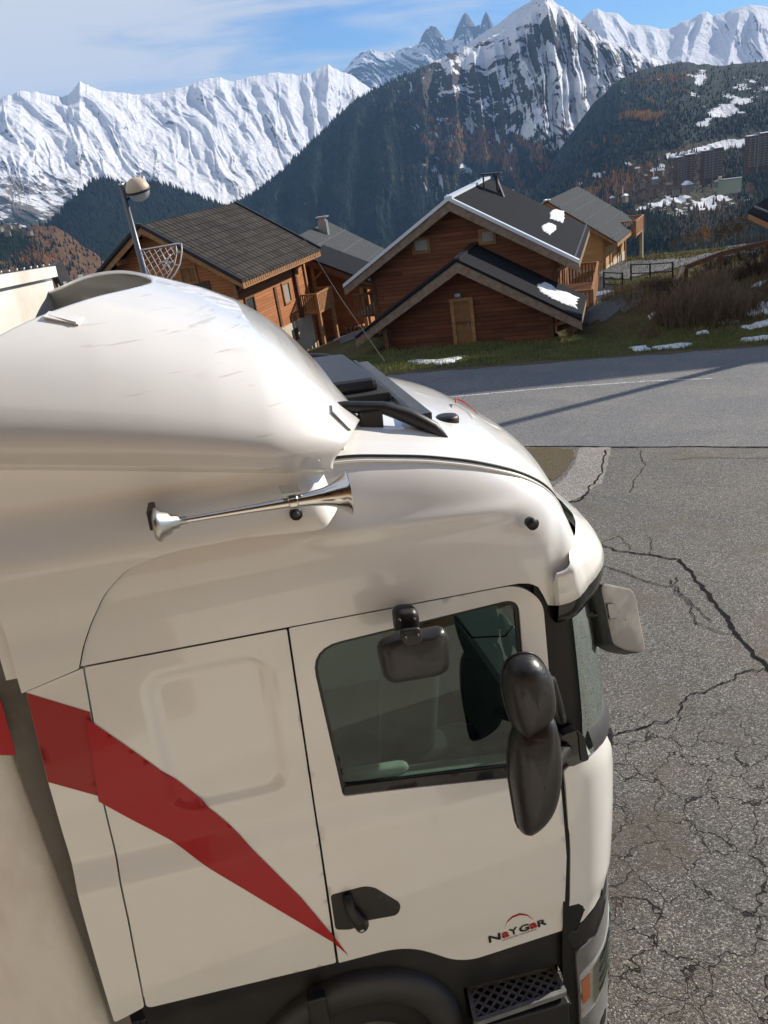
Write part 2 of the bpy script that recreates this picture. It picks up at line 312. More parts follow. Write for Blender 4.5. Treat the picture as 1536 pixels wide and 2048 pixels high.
E_ = layer('village_hillside', ES, [(1000, 700), (1300, 640), (1640, 640)], [(1000, 2600), (1200, 3600), (1640, 3200)], [(1000, 480), (1640, 460)], 620, 330, m_sl, amp=26, rib=0.012, seed=8, jag=3, pw=0.62, snow=esnow,
    forest=lambda X, Y, V, n, n2: 0.9-1.0*E_open(X, Y)+0.5*(n2-0.5), grass=lambda X, Y, V, n, n2: 0.9+0*V, vamp=8)
FS = [(60, 480), (110, 440), (135, 412), (160, 386), (185, 366), (205, 358), (225, 361), (260, 372), (310, 368), (345, 376), (380, 388), (430, 408), (480, 428), (560, 470)]
F2_ = layer('dark_foothill', FS, [(60, 600), (560, 600)], 3300, 1900, 320, 150, mat_mountain('foothill_forest', sc=1.4, forest=(0.018, 0.026, 0.022)), amp=110, rib=0.004, seed=12, jag=3, snow=lambda X, Y, V, n, n2: -0.6+0*V, forest=lambda X, Y, V, n, n2: 1.0+0*V)
GS = [(-60, 425), (0, 448), (40, 458), (75, 449), (110, 452), (135, 468), (165, 492), (190, 505), (215, 530), (260, 570)]
G_ = layer('brown_hillside', GS, [(-60, 820), (260, 820)], 1900, 700, 260, 180, mat_mountain('heath', sc=2.2, forest=(0.03, 0.032, 0.02), grass=(0.15, 0.085, 0.045)), amp=50, rib=0.008, seed=15, jag=2, snow=lambda X, Y, V, n, n2: -0.6+0*V,
    forest=lambda X, Y, V, n, n2: 0.25+0.5*blob(X, Y, 20, 490, 50, 22, .3)+0.3*(n2-.5), grass=lambda X, Y, V, n, n2: 1.0+0*V)

# distant woods: small conifers spread over those slopes, far more than anyone could count
def woods(name, lay, count, dens, hgt, mat, seed, label):
    rs = np.random.RandomState(seed); nv, nu = lay['PX'].shape
    out = []; tot = 0
    while tot < count:
        a = rs.rand(count*2)*(nv-2)*0.999; b = rs.rand(count*2)*(nu-2)*0.999
        i, j = a.astype(int), b.astype(int)
        ok = rs.rand(count*2) < (1-sstep(.30, .50, lay['snow'][i, j]))*dens(lay['PX'][i, j], lay['PY'][i, j], lay['V'][i, j], lay['n'][i, j], lay['n2'][i, j])
        i, j, fa, fb = i[ok], j[ok], (a-i)[ok][:, None], (b-j)[ok][:, None]
        P = lay['P']; p = (P[i, j]*(1-fa)+P[i+1, j]*fa)*(1-fb)+(P[i, j+1]*(1-fa)+P[i+1, j+1]*fa)*fb
        out.append(p); tot += len(p)
    p = np.concatenate(out)[:count]; K = 5
    h = hgt*(0.6+0.7*rs.rand(count)); r = h*(0.17+0.06*rs.rand(count))
    an = rs.rand(count)[:, None]*6.28+np.arange(K)[None]*6.2832/K
    rr = r[:, None]*(0.8+0.4*rs.rand(count, K))
    base = np.stack([p[:, 0:1]+rr*np.cos(an), p[:, 1:2]+rr*np.sin(an), p[:, 2:3]+h[:, None]*0.02+0*an], -1)
    top = p+np.stack([0*h, 0*h, h], -1)
    V = np.concatenate([base, top[:, None]], 1).reshape(-1, 3)
    o = np.arange(count)[:, None]*(K+1)
    Fc = np.concatenate([np.stack([o[:, 0]+k, o[:, 0]+(k+1) % K, o[:, 0]+K], 1) for k in range(K)])
    ob = poly_mesh(name, V, Fc, mat); tag(ob, label, 'wood', kind='stuff'); return ob
def mat_tree(name, c1, c2, sc=0.02):
    M = Mat(name, rough=0.9, spec=0.05); M.to('Base Color', M.mix(M.ramp(M.noise(sc, 5, 0.7), 0.35, 0.65), c1, c2)); return M.m
m_con = mat_tree('conifer', (0.010, 0.017, 0.015), (0.022, 0.034, 0.026)); m_lar = mat_tree('larch', (0.13, 0.065, 0.028), (0.25, 0.125, 0.05)); m_bare = mat_tree('bare_tree', (0.06, 0.045, 0.035), (0.11, 0.08, 0.055))
dF = lambda X, Y, V, n, n2: np.clip(dfor(X, Y, V, n, n2)*1.2-0.12, 0, 1)
woods('conifer_wood', D_, 46000, dF, 21, m_con, 1, 'dark conifer wood covering the flanks of the big rocky peak')
dL = lambda X, Y, V, n, n2: np.clip(dF(X, Y, V, n, n2)*(blob(X, Y, 1080, 260, 90, 60, .9)+blob(X, Y, 1020, 200, 60, 40, .9)+0.8*blob(X, Y, 960, 300, 120, 70, .5)+0.9*blob(X, Y, 1170, 180, 25, 40, .6))*sstep(.45, .6, fbm(X*.03-Y*.02, Y*.02, 3, 61)), 0, 1)
woods('larch_wood', D_, 3500, dL, 20, m_lar, 2, 'orange autumn larches along the ribs of the big rocky peak')
eF = lambda X, Y, V, n, n2: np.clip(0.95-1.25*E_open(X, Y)-1.3*np.clip(esnow(X, Y, V, n, n2)+.05, 0, 1)+.3*(n2-.5), 0, 1)*np.clip(0.12+V**1.2, 0, 1)
woods('conifer_wood', E_, 30000, lambda *a: eF(*a), 10, m_con, 3, 'dark conifer wood on the slope around the village and towers')
woods('larch_wood', E_, 900, lambda X, Y, V, n, n2: eF(X, Y, V, n, n2)*np.clip(0.3*blob(X, Y, 1330, 158, 50, 7, -.1)+0.7*blob(X, Y, 1280, 235, 60, 14, -.5)*sstep(.5,.62,fbm(X*.04,Y*.06,3,5))+.2*blob(X, Y, 1250, 370, 80, 20, -.3), 0, 1), 11, m_lar, 4, 'orange larches on the slope below the right hand snowfields')
woods('bare_wood', E_, 3500, lambda X, Y, V, n, n2: np.clip(blob(X, Y, 1330, 350, 130, 30, -.3)+blob(X, Y, 1420, 470, 60, 40, -.4), 0, 1)*.5*V, 9, m_bare, 5, 'brown leafless trees scattered around the far village')
woods('conifer_wood', F2_, 16000, lambda X, Y, V, n, n2: 0.8+0*X, 20, m_con, 6, 'dark conifer wood over the shaded foothill behind the street lamp')
woods('conifer_wood', G_, 2500, lambda X, Y, V, n, n2: np.clip(blob(X, Y, 15, 495, 50, 22, .3)+.05, 0, 1), 10, m_con, 7, 'dark trees in the hollow of the brown hillside')
woods('larch_wood', G_, 400, lambda X, Y, V, n, n2: np.clip(blob(X, Y, 75, 520, 30, 10, 0), 0, 1), 9, m_lar, 8, 'orange larches on the brown hillside at the left edge')
_vx, _vy = np.meshgrid(np.linspace(-9000, 12000, 160), np.linspace(250, 12000, 120)); _vf = grid_mesh('valley_floor', np.stack([_vx, _vy, -620+120*(fbm(_vx*.0012, _vy*.0012, 4, 5)-.5)-380*sstep(900, 250, _vy)*0], -1), mat_mountain('valley_forest', sc=1.5), flip=True); tag(_vf, kind='structure')
attr(_vf, 'snow', -1+0*_vx); attr(_vf, 'forest', .8+0*_vx); attr(_vf, 'grass', 1+0*_vx)

# ------------------------------------------------------------------ near ground
def road_edge(x): return 26.0-0.153*x
def terrain(x, y):
    x, y = np.asarray(x, float), np.asarray(y, float)
    z = plane_z(x, y); e = y-road_edge(x)
    z = z-0.12*sstep(0.5, 4, e)
    z = z-1.3*sstep(2, 8, e)*sstep(2, -5, x)
    z = z-0.7*sstep(40, 48, y)*sstep(16.5, 13.5, x)+0.85*sstep(38, 58, y)*sstep(13.5, 16.5, x)
    z = z+1.55*np.exp(-((y-31.3+0.10*(x-14))/3.0)**2)*sstep(8.8, 12.5, x+0.4*(y-31))
    z = z+1.2*np.exp(-((y-29.0)/4.5)**2)*sstep(13, 22, x)
    k = sstep(0.3, 1.5, e)
    z = z+k*(0.16*(fbm(x*0.5, y*0.5, 4, 3)-0.5)+0.10*(fbm(x*2.2, y*2.2, 3, 4)-0.5))
    yv = 61+0.10*(x-10); z = z-0.42*np.maximum(y-yv, 0)**1.05
    yl = 50+0*x; z = z-0.6*np.maximum(y-yl, 0)*sstep(4, -2, x)
    return z
def hit(px, py, lo=3., hi=160.):
    r = ray(px, py); r = r/r[1]; s = np.linspace(lo, hi, 3000); d = r[2]*s-terrain(r[0]*s, s)
    i = int(np.argmax(d < 0)); 
    if d[i] >= 0: i = len(s)-1
    return r*s[i]
gx = np.concatenate([np.arange(-90, -14, 4), np.arange(-14, 32, 0.3), np.arange(32, 140, 4)]); gy = np.concatenate([np.arange(-14, 24, 2.), np.arange(24, 66, 0.3), np.arange(66, 130, 3), np.arange(130, 320, 12)])
XX, YY = np.meshgrid(gx, gy); ZZ = terrain(XX, YY)
ZZ = ZZ-0.06*sstep(0.1, -0.4, YY-road_edge(XX))
Mg = Mat('grass_earth', rough=0.95, spec=0.1)
g1 = Mg.noise(1.3, 5, 0.6); g2 = Mg.noise(14, 5, 0.7); g3 = Mg.noise(0.25, 3)
cg = Mg.mix(Mg.ramp(g1, 0.35, 0.62), (0.06, 0.085, 0.028), (0.12, 0.11, 0.045))
cg = Mg.mix(Mg.ramp(g2, 0.35, 0.75), cg, (0.075, 0.05, 0.03))
Mg.to('Base Color', Mg.mix(Mg.ramp(g3, 0.4, 0.6), cg, Mg.mix(0.5, cg, (0.09, 0.065, 0.04)))); Mg.to('Normal', Mg.bump(g2, 0.9, 0.06))
tag(grid_mesh('ground', np.stack([XX, YY, ZZ], -1), Mg.m, flip=True), kind='structure')

def asphalt(name, c, coarse=1.0, cracks=0.0, vscale=1.4, dust=(0.16, 0.14, 0.11)):
    M = Mat(name, rough=0.86, spec=0.35)
    sp = M.voro(95/coarse, 'F1', outp='Color'); spn = M.noise(70/coarse, 3, 0.7); big = M.noise(0.45, 5, 0.6, 0.4); mid = M.noise(3.0, 5, 0.6)
    v = M.sepxyz(sp)[0]
    col = M.mix(M.ramp(v, 0.25, 0.95), tuple(0.55*a for a in c), tuple(1.75*a for a in c))
    col = M.mix(M.ramp(v, 0.88, 0.97), col, tuple(3.0*a for a in c))
    col = M.mix(M.ramp(big, 0.35, 0.7), col, M.mix(1.0, col, (1.28, 1.22, 1.12), 'MULTIPLY'))
    col = M.mix(M.ramp(mid, 0.52, 0.85, 0, 0.5), col, dust)
    h = M.math('ADD', M.math('MULTIPLY', M.voro(95/coarse, 'F1'), -0.9), M.math('MULTIPLY', spn, 0.6))
    if cracks:
        wv = M.noise(2.2, 4, 0.6, colr=True)
        vm = M.n.new('ShaderNodeVectorMath'); vm.operation = 'MULTIPLY_ADD'; M.l.new(wv, vm.inputs[0]); vm.inputs[1].default_value = (0.55, 0.55, 0); M.l.new(M.out, vm.inputs[2])
        e = M.voro(vscale, 'DISTANCE_TO_EDGE', vec=vm.outputs[0]); e2 = M.voro(vscale*2.3, 'DISTANCE_TO_EDGE', vec=vm.outputs[0])
        fine = M.noise(25, 3, 0.6)
        th = M.math('MULTIPLY', fine, 0.020)
        X, Y, Z = M.sepxyz()
        # the crazed zone lies in front of the lorry; farther off only a few long cracks
        zone = M.ramp(M.math('ADD', Y, M.math('MULTIPLY', M.noise(0.5, 3), 2.2)), 7.6, 6.4)
        zone2 = M.math('MULTIPLY', M.ramp(M.math('ADD', Y, M.math('MULTIPLY', M.noise(0.9, 3), 3.0)), 6.6, 5.4), M.ramp(M.noise(0.8, 2), 0.40, 0.52))
        c1 = M.math('MULTIPLY', M.ramp(M.math('SUBTRACT', e, th), -0.004, 0.007, 1, 0), zone)
        c2 = M.math('MULTIPLY', M.ramp(M.math('SUBTRACT', e2, th), -0.004, 0.008, 1, 0), zone2)
        ck = M.math('MAXIMUM', c1, M.math('MULTIPLY', c2, 0.8))
        col = M.mix(ck, col, (0.012, 0.011, 0.010))
        h = M.math('SUBTRACT', h, M.math('MULTIPLY', ck, 2.5))
        st = M.ramp(M.noise(0.9, 4, 0.6), 0.5, 0.66, 0, 0.55)
        col = M.mix(st, col, (0.10, 0.085, 0.06))
    M.to('Base Color', col); M.to('Normal', M.bump(h, 0.95, 0.007*coarse))
    return M.m
Mp = Mat('bounce_concrete', (0.5, 0.47, 0.42), .9); Mp.to('Base Color', Mp.mix(Mp.ramp(Mp.noise(2, 5, .6), .35, .7), (0.52, 0.49, 0.44), (0.40, 0.37, 0.32)))
m_road = asphalt('road_asphalt', (0.125, 0.128, 0.134), 0.8)
m_apron = asphalt('apron_asphalt', (0.104, 0.102, 0.097), 1.0, cracks=1, vscale=2.7)
def strip(name, far, near, x0, x1, dz, mat, nx=60, ny=2):
    xs = np.linspace(x0, x1, nx); P = np.zeros((ny, nx, 3))
    for j in range(ny):
        t = j/(ny-1); y = near(xs)*(1-t)+far(xs)*t; P[j] = np.stack([xs, y, plane_z(xs, y)+dz], -1)
    o = grid_mesh(name, P, mat, smooth=False, flip=True); tag(o, kind='structure'); return o
_a, _b = gr(1050, 893), gr(1536, 893)
def seam_y(x): return _a[1]+(x-_a[0])*(_b[1]-_a[1])/(_b[0]-_a[0])
strip('road', road_edge, lambda x: seam_y(x)+0*x, -60, 90, 0.0, m_road)
strip('bounce_strip', lambda x: 0*x+1.0, lambda x: 0*x-1.2, -16, 11, 0.10, Mp.m)  # unseen pale strip added to bounce light up at the lorry's side
strip('forecourt', lambda x: seam_y(x)-0.03, lambda x: 0*x-12, -60, 90, -0.006, m_apron)
def ribbon(name, pts, widths, dz, mat, to_ground=gr, wob=0.0, kind='structure', seed=0, sub=14):
    P = [np.array(to_ground(*p)) for p in pts]; rs = np.random.RandomState(seed)
    Q = []; Wd = []
    for i in range(len(P)-1):
        for k in range(sub):
            t = k/sub; Q.append(P[i]*(1-t)+P[i+1]*t); Wd.append(widths[i]*(1-t)+widths[i+1]*t)
    Q.append(P[-1]); Wd.append(widths[-1]); Q = np.array(Q); Wd = np.array(Wd)
    s = np.arange(len(Q)); off = wob*(fbm(s*0.35, s*0, 4, seed)-0.5)*2
    T = np.gradient(Q[:, :2], axis=0); T /= np.linalg.norm(T, axis=1)[:, None]+1e-9; Nn = np.stack([-T[:, 1], T[:, 0]], 1)
    Q[:, :2] += Nn*off[:, None]
    Wd = Wd*(0.5+1.0*vnoise(s*0.9, s*0+3, seed+5)) if wob else Wd
    up = TW[:, 2]
    A = Q.copy(); B = Q.copy(); A[:, :2] += Nn*Wd[:, None]/2; B[:, :2] -= Nn*Wd[:, None]/2
    for K in (A, B): K[:, 2] = plane_z(K[:, 0], K[:, 1])+dz
    o = grid_mesh(name, np.stack([A, B]), mat, smooth=False); tag(o, kind=kind); return o
m_ck = Mat('crack_tar', (0.010, 0.0095, 0.009), 0.95, spec=0.1).m
mp_ = Mat('road_paint', (0.55, 0.55, 0.53), 0.7); mp_.to('Base Color', mp_.mix(mp_.ramp(mp_.noise(18, 4, 0.7), 0.42, 0.6), (0.55, 0.55, 0.53), (0.12, 0.12, 0.12))); m_paint = mp_.m
ribbon('road_marking', [(880, 796), (1100, 776), (1300, 762), (1425, 757)], [0.11]*4, 0.004, m_paint)
cr = [([(1040, 893), (1150, 892), (1250, 895), (1400, 893), (1560, 896)], .05, .03), ([(1190, 1085), (1240, 1103), (1300, 1110), (1355, 1118)], .035, .04), ([(1358, 1118), (1395, 1160), (1430, 1205), (1475, 1265), (1536, 1338), (1580, 1380)], .055, .06),
      ([(1200, 1128), (1260, 1150), (1300, 1165), (1345, 1175)], .022, .03), ([(1340, 1160), (1375, 1200), (1410, 1232), (1425, 1243)], .018, .04), ([(1392, 1243), (1430, 1262), (1468, 1270)], .014, .03), ([(1355, 1155), (1350, 1185), (1378, 1205), (1395, 1250)], .016, .04),
      ([(1180, 1490), (1250, 1465), (1320, 1445), (1355, 1440), (1375, 1395), (1440, 1370), (1490, 1342), (1540, 1340)], .020, .05), ([(1340, 920), (1400, 915), (1480, 917), (1560, 915)], .02, .04), ([(1120, 1010), (1160, 1000), (1195, 960), (1215, 900)], .05, .08), ([(1280, 900), (1290, 935), (1265, 960), (1262, 985)], .015, .05),
      ([(1195, 1090), (1240, 1070), (1262, 1100)], .012, .03), ([(1300, 1110), (1305, 1080), (1290, 1070)], .012, .03)]
for i, (p, wd, wb) in enumerate(cr): ribbon('road_crack', p, [wd*.75]*len(p), 0.004, m_ck, wob=wb, seed=i)
mpt = asphalt('patch_asphalt', (0.20, 0.19, 0.175), 0.9)
def gpatch(name, pts, dz, mat, seed=1, jit=0.06, kind='structure', fn=None, n=6):
    P = [np.array((fn or gr)(*p)) for p in pts]; Q = []
    for i in range(len(P)):
        for k in range(n):
            t = k/n; Q.append(P[i]*(1-t)+P[(i+1) % len(P)]*t)
    Q = np.array(Q); s = np.arange(len(Q)); c = Q.mean(0)
    d = Q-c; Q = c+d*(1+jit*2*(vnoise(s*1.3, s*0, seed)-0.5))[:, None]
    Q[:, 2] = (plane_z if fn is None else terrain)(Q[:, 0], Q[:, 1])+dz; c = Q.mean(0); c[2] = (plane_z if fn is None else terrain)(c[0], c[1])+dz
    V = np.vstack([Q, c[None]]); k = len(Q)
    o = mesh_np(name, V, [(i, (i+1) % k, k) for i in range(k)], mat, smooth=False); tag(o, kind=kind); return o
gpatch('asphalt_patch', [(1158, 895), (1222, 895), (1215, 930), (1205, 965), (1150, 1000), (1105, 1010), (1100, 980), (1130, 955), (1150, 925)], 0.002, mpt, jit=0.03)
mms = Mat('moss_earth', rough=0.95, spec=0.1); mms.to('Base Color', mms.mix(mms.ramp(mms.noise(9, 5, 0.75), 0.5, 0.62), (0.12, 0.095, 0.07), (0.10, 0.095, 0.03))); mms.to('Normal', mms.bump(mms.noise(30, 4, .7), 1, 0.03))
gpatch('moss_patch', [(1030, 897), (1100, 896), (1145, 898), (1150, 915), (1128, 945), (1110, 962), (1090, 955), (1040, 925)], 0.004, mms.m, jit=0.05)

ribbon('dirt_edge', [(x, float(road_edge(x))) for x in np.arange(-4, 26, 2.)], [.42]*15, 0.006, mms.m, to_ground=lambda x, y: np.array([x, y, float(plane_z(x, y))]), wob=.12, seed=77, sub=8)
# paved yards and the upper lane follow the ground
def conform(name, pts, mat, dz=0.03, step=0.4):
    P = [hit(*p) for p in pts]; xs = [p[0] for p in P]; ys = [p[1] for p in P]
    V = []; Fc = []
    x0, x1, y0, y1 = min(xs), max(xs), min(ys), max(ys); nx, ny = int((x1-x0)/step)+2, int((y1-y0)/step)+2
    X, Y = np.meshgrid(np.linspace(x0, x1, nx), np.linspace(y0, y1, ny))
    poly = [(p[0], p[1]) for p in P]
    def inside(x, y):
        r = False; j = len(poly)-1
        for i in range(len(poly)):
            if (poly[i][1] > y) != (poly[j][1] > y) and x < (poly[j][0]-poly[i][0])*(y-poly[i][1])/(poly[j][1]-poly[i][1])+poly[i][0]: r = not r
            j = i
        return r
    idx = lambda j, i: j*nx+i
    ins = np.array([[inside(X[j, i], Y[j, i]) for i in range(nx)] for j in range(ny)])
    for j in range(ny-1):
        for i in range(nx-1):
            if ins[j:j+2, i:i+2].sum() >= 2: Fc.append((idx(j, i), idx(j, i+1), idx(j+1, i+1), idx(j+1, i)))
    Z = terrain(X, Y)+dz
    o = mesh_np(name, np.stack([X, Y, Z], -1).reshape(-1, 3), Fc, mat); tag(o, kind='structure'); return o
m_yard = asphalt('yard_asphalt', (0.085, 0.09, 0.10), 1.0)
conform('paved_yard', [(560, 700), (575, 640), (600, 575), (700, 570), (760, 600), (760, 660), (690, 688)], m_yard)
conform('paved_yard', [(1150, 650), (1165, 560), (1210, 560), (1285, 582), (1282, 600), (1250, 628), (1200, 640)], m_yard)
conform('upper_lane', [(1180, 560), (1240, 524), (1300, 524), (1380, 517), (1450, 500), (1536, 480), (1560, 500), (1430, 520), (1350, 535), (1300, 548), (1250, 560)], m_yard, dz=0.05)
Ms = Mat('snow', (0.74, 0.76, 0.80), 0.7, spec=0.2); Ms.set('Subsurface Weight', 0.0); Ms.to('Base Color', Ms.mix(Ms.ramp(Ms.noise(5, 5, .7), .5, .75), (0.66, 0.68, 0.72), (0.42, 0.40, 0.37))); Ms.to('Normal', Ms.bump(Ms.noise(9, 5, .6), 0.8, 0.05)); m_snow = Ms.m
def snowp(pts, th=0.05, seed=0, fn=hit):
    P = [np.array(fn(*p)) for p in pts]; Q = []
    for i in range(len(P)):
        for k in range(7): t = k/7; Q.append(P[i]*(1-t)+P[(i+1) % len(P)]*t)
    Q = np.array(Q); c = Q.mean(0); s = np.arange(len(Q))
    rings = []
    for f_, h_ in ((1.0, -0.02), (0.93, th*0.6), (0.75, th), (0.4, th*1.15), (0.01, th*1.2)):
        q = c+(Q-c)*f_*(1+0.35*(vnoise(s*1.1, s*0, seed)-0.5)+0.3*(vnoise(s*2.7, s*0, seed+1)-0.5))[:, None]
        q[:, 2] = terrain(q[:, 0], q[:, 1])+h_+(0.02*(vnoise(q[:, 0]*5, q[:, 1]*5, 4)) if h_ > 0 else 0); rings.append(q)
    G = np.array(rings); G = np.concatenate([G, G[:, :1]], 1)
    o = grid_mesh('snow_patch', G, m_snow); return tag(o, kind='structure')
SP = [[(815, 718), (850, 722), (900, 720), (932, 714), (900, 728), (840, 730)], [(1262, 697), (1290, 693), (1302, 700), (1270, 703)], [(1305, 696), (1345, 690), (1385, 687), (1380, 694), (1320, 699)], [(1478, 680), (1536, 672), (1570, 672), (1560, 680), (1490, 685)],
      [(1470, 622), (1500, 614), (1536, 605), (1580, 600), (1580, 625), (1536, 630), (1490, 632)], [(1435, 646), (1470, 638), (1475, 645), (1445, 650)], [(1390, 667), (1415, 663), (1418, 668), (1395, 671)], [(1528, 540), (1536, 530), (1570, 520), (1560, 540)], [(1296, 634), (1312, 624), (1312, 632), (1300, 640)], [(1500, 575), (1520, 565), (1536, 562), (1520, 574)], [(1536, 640), (1480, 655), (1500, 660), (1570, 645)], [(1170, 592), (1200, 583), (1230, 581), (1215, 588), (1180, 597)]]
for i, p in enumerate(SP): snowp(p, 0.05, i*7)
# grass blades on the verge and the bank
def blades(name, n, region, hgt, wdt, mat, seed, label, lean=0.5):
    rs = np.random.RandomState(seed); X, Y = region(rs, n); n = len(X)
    Z = terrain(X, Y); h = hgt*(0.4+0.9*rs.rand(n)); a = rs.rand(n)*6.28; l = rs.rand(n)*lean*h; b = rs.rand(n)*6.28
    dx, dy = np.cos(a)*wdt/2, np.sin(a)*wdt/2
    V = np.stack([np.stack([X-dx, Y-dy, Z-0.02], 1), np.stack([X+dx, Y+dy, Z-0.02], 1), np.stack([X+np.cos(b)*l, Y+np.sin(b)*l, Z+h], 1)], 1).reshape(-1, 3)
    o = poly_mesh(name, V, np.arange(3*n).reshape(-1, 3), mat); tag(o, label, 'grass', kind='stuff')
def matg(name, c1, c2, c3):
    M = Mat(name, rough=0.8, spec=0.15); n = M.noise(1.1, 4, 0.6); M.to('Base Color', M.mix(M.ramp(M.noise(9, 3, .7), .4, .65), M.mix(M.ramp(n, .4, .6), c1, c2), c3)); return M.m
def reg_verge(rs, n):
    x = rs.uniform(-3, 26, n); e = rs.uniform(0.1, 6, n)**1.0; y = road_edge(x)+e
    k = rs.rand(n) < (0.35+0.9*sstep(.4, .6, fbm(x*0.7, y*0.7, 3, 8))); return x[k], y[k]
blades('verge_grass', 90000, reg_verge, 0.12, 0.025, matg('grass_green', (0.085, 0.14, 0.035), (0.14, 0.18, 0.055), (0.22, 0.18, 0.085)), 1, 'short green grass on the verge between road and chalets')
def reg_bank(rs, n):
    x = rs.uniform(10.5, 26, n); y = rs.uniform(27.5, 33, n)-0.1*(x-14); k = rs.rand(n) < 1.1*sstep(.38, .6, fbm(x*0.6, y*0.6, 3, 18)); return x[k], y[k]
blades('dry_grass', 26000, reg_bank, 0.45, 0.022, matg('grass_dry', (0.14, 0.10, 0.055), (0.22, 0.17, 0.10), (0.09, 0.06, 0.035)), 2, 'tall dry brown grass on the shaded bank')
def reg_far(rs, n):
    x = rs.uniform(8, 40, n); y = rs.uniform(33, 62, n); return x, y
blades('meadow_grass', 50000, reg_far, 0.14, 0.05, matg('grass_far', (0.09, 0.11, 0.03), (0.15, 0.14, 0.05), (0.2, 0.16, 0.08)), 3, 'sunlit yellow green grass beyond the chalets')

# ------------------------------------------------------------------ chalets
def wood(name, c1, c2, c3, board=0.16, weather=0.25):
    M = Mat(name, rough=0.75, spec=0.2); X, Y, Z = M.sepxyz()
    row = M.math('FLOOR', M.math('DIVIDE', Z, board))
    along = M.math('ADD', X, Y)
    seg = M.math('FLOOR', M.math('DIVIDE', M.math('ADD', along, M.math('MULTIPLY', row, 1.37)), 2.3))
    cb = M.n.new('ShaderNodeCombineXYZ'); M.l.new(row, cb.inputs[0]); M.l.new(seg, cb.inputs[1])
    wn = M.n.new('ShaderNodeTexWhiteNoise'); wn.noise_dimensions = '2D'; M.l.new(cb.outputs[0], wn.inputs['Vector'])
    col = M.mix(wn.outputs['Value'], c1, c2)
    grain = M.noise(3, 5, 0.65, 0.2, vec=M.map((0.5, 0.5, 14))); col = M.mix(M.ramp(grain, 0.4, 0.75, 0, 0.7), col, c3)
    big = M.noise(0.5, 4, 0.6); col = M.mix(M.ramp(big, 0.45, 0.75, 0, weather*2), col, c3)
    fr = M.math('FRACT', M.math('DIVIDE', Z, board)); g = M.ramp(fr, 0.0, 0.10, 0, 1)
    col = M.mix(g, tuple(0.35*c for c in c1), col)
    M.to('Base Color', col); M.to('Normal', M.bump(M.math('ADD', M.math('MULTIPLY', g, 1.0), M.math('MULTIPLY', grain, 0.15)), 0.7, 0.02)); return M.m
def plain_wood(name, c1, c2):
    M = Mat(name, rough=0.75, spec=0.2); M.to('Base Color', M.mix(M.ramp(M.noise(5, 5, .7, vec=M.map((1, 1, 1))), .35, .7), c1, c2)); M.to('Normal', M.bump(M.noise(25, 4, .6), .4, .005)); return M.m
W_main = wood('cladding_red_brown', (0.25, 0.092, 0.040), (0.13, 0.042, 0.020), (0.20, 0.12, 0.08), 0.17)
W_gar = wood('cladding_dark_brown', (0.20, 0.068, 0.030), (0.095, 0.032, 0.016), (0.13, 0.07, 0.045), 0.17)
W_left = wood('cladding_orange', (0.46, 0.185, 0.075), (0.34, 0.125, 0.05), (0.30, 0.14, 0.07), 0.15, 0.1)
W_light = wood('cladding_honey', (0.56, 0.33, 0.14), (0.46, 0.26, 0.11), (0.30, 0.17, 0.09), 0.15, 0.1)
W_trim = plain_wood('timber_grey', (0.26, 0.19, 0.14), (0.17, 0.115, 0.08)); W_dark = plain_wood('timber_brown', (0.15, 0.075, 0.04), (0.09, 0.045, 0.025)); W_hon = plain_wood('timber_honey', (0.36, 0.19, 0.09), (0.25, 0.12, 0.055))
W_shut = plain_wood('shutter_wood', (0.24, 0.13, 0.055), (0.16, 0.085, 0.04))
def roofmat(name, c, kind):
    M = Mat(name, rough=0.9, spec=0.04); X, Y, Z = M.sepxyz()
    if kind == 'rib':
        fr = M.math('FRACT', M.math('DIVIDE', Y, 0.25)); r = M.math('MULTIPLY', M.ramp(fr, 0.0, 0.12), M.ramp(fr, 0.38, 0.26))
        col = M.mix(r, c, tuple(2.9*a for a in c)); M.to('Normal', M.bump(r, 1.0, 0.06))
    else:
        fy = M.math('FRACT', M.math('DIVIDE', Y, 0.36)); fx = M.math('FRACT', M.math('DIVIDE', M.math('ABSOLUTE', X), 0.42))
        g = M.math('MULTIPLY', M.ramp(fy, 0.0, 0.14), M.ramp(fx, 0.0, 0.16)); wv = M.math('SINE', M.math('MULTIPLY', Y, 17.45))
        cb = M.n.new('ShaderNodeCombineXYZ'); M.l.new(M.math('FLOOR', M.math('DIVIDE', Y, 0.36)), cb.inputs[0]); M.l.new(M.math('FLOOR', M.math('DIVIDE', M.math('ABSOLUTE', X), 0.42)), cb.inputs[1])
        wn = M.n.new('ShaderNodeTexWhiteNoise'); wn.noise_dimensions = '2D'; M.l.new(cb.outputs[0], wn.inputs['Vector'])
        col = M.mix(g, tuple(0.45*a for a in c), M.mix(wn.outputs['Value'], tuple(0.8*a for a in c), tuple(1.2*a for a in c))); M.set('Roughness', 0.8)
        M.to('Normal', M.bump(M.math('ADD', g, M.math('MULTIPLY', wv, 0.5)), 0.9, 0.03))
    st = M.ramp(M.noise(0.8, 5, 0.6), 0.45, 0.75, 0, 0.5); col = M.mix(st, col, tuple(1.7*a for a in c)); M.to('Base Color', col); return M.m
R_black = roofmat('roof_black_metal', (0.016, 0.017, 0.020), 'rib'); R_tile = roofmat('roof_brown_tile', (0.048, 0.044, 0.041), 'tile'); R_grey = roofmat('roof_grey_metal', (0.052, 0.056, 0.060), 'rib')
M_verge = Mat('pale_metal_trim', (0.62, 0.66, 0.70), 0.4, metal=0.3).m; M_dkm = Mat('dark_metal', (0.035, 0.035, 0.038), 0.45, metal=0.6).m; M_galv = Mat('galvanised', (0.30, 0.30, 0.30), 0.4, metal=0.7).m
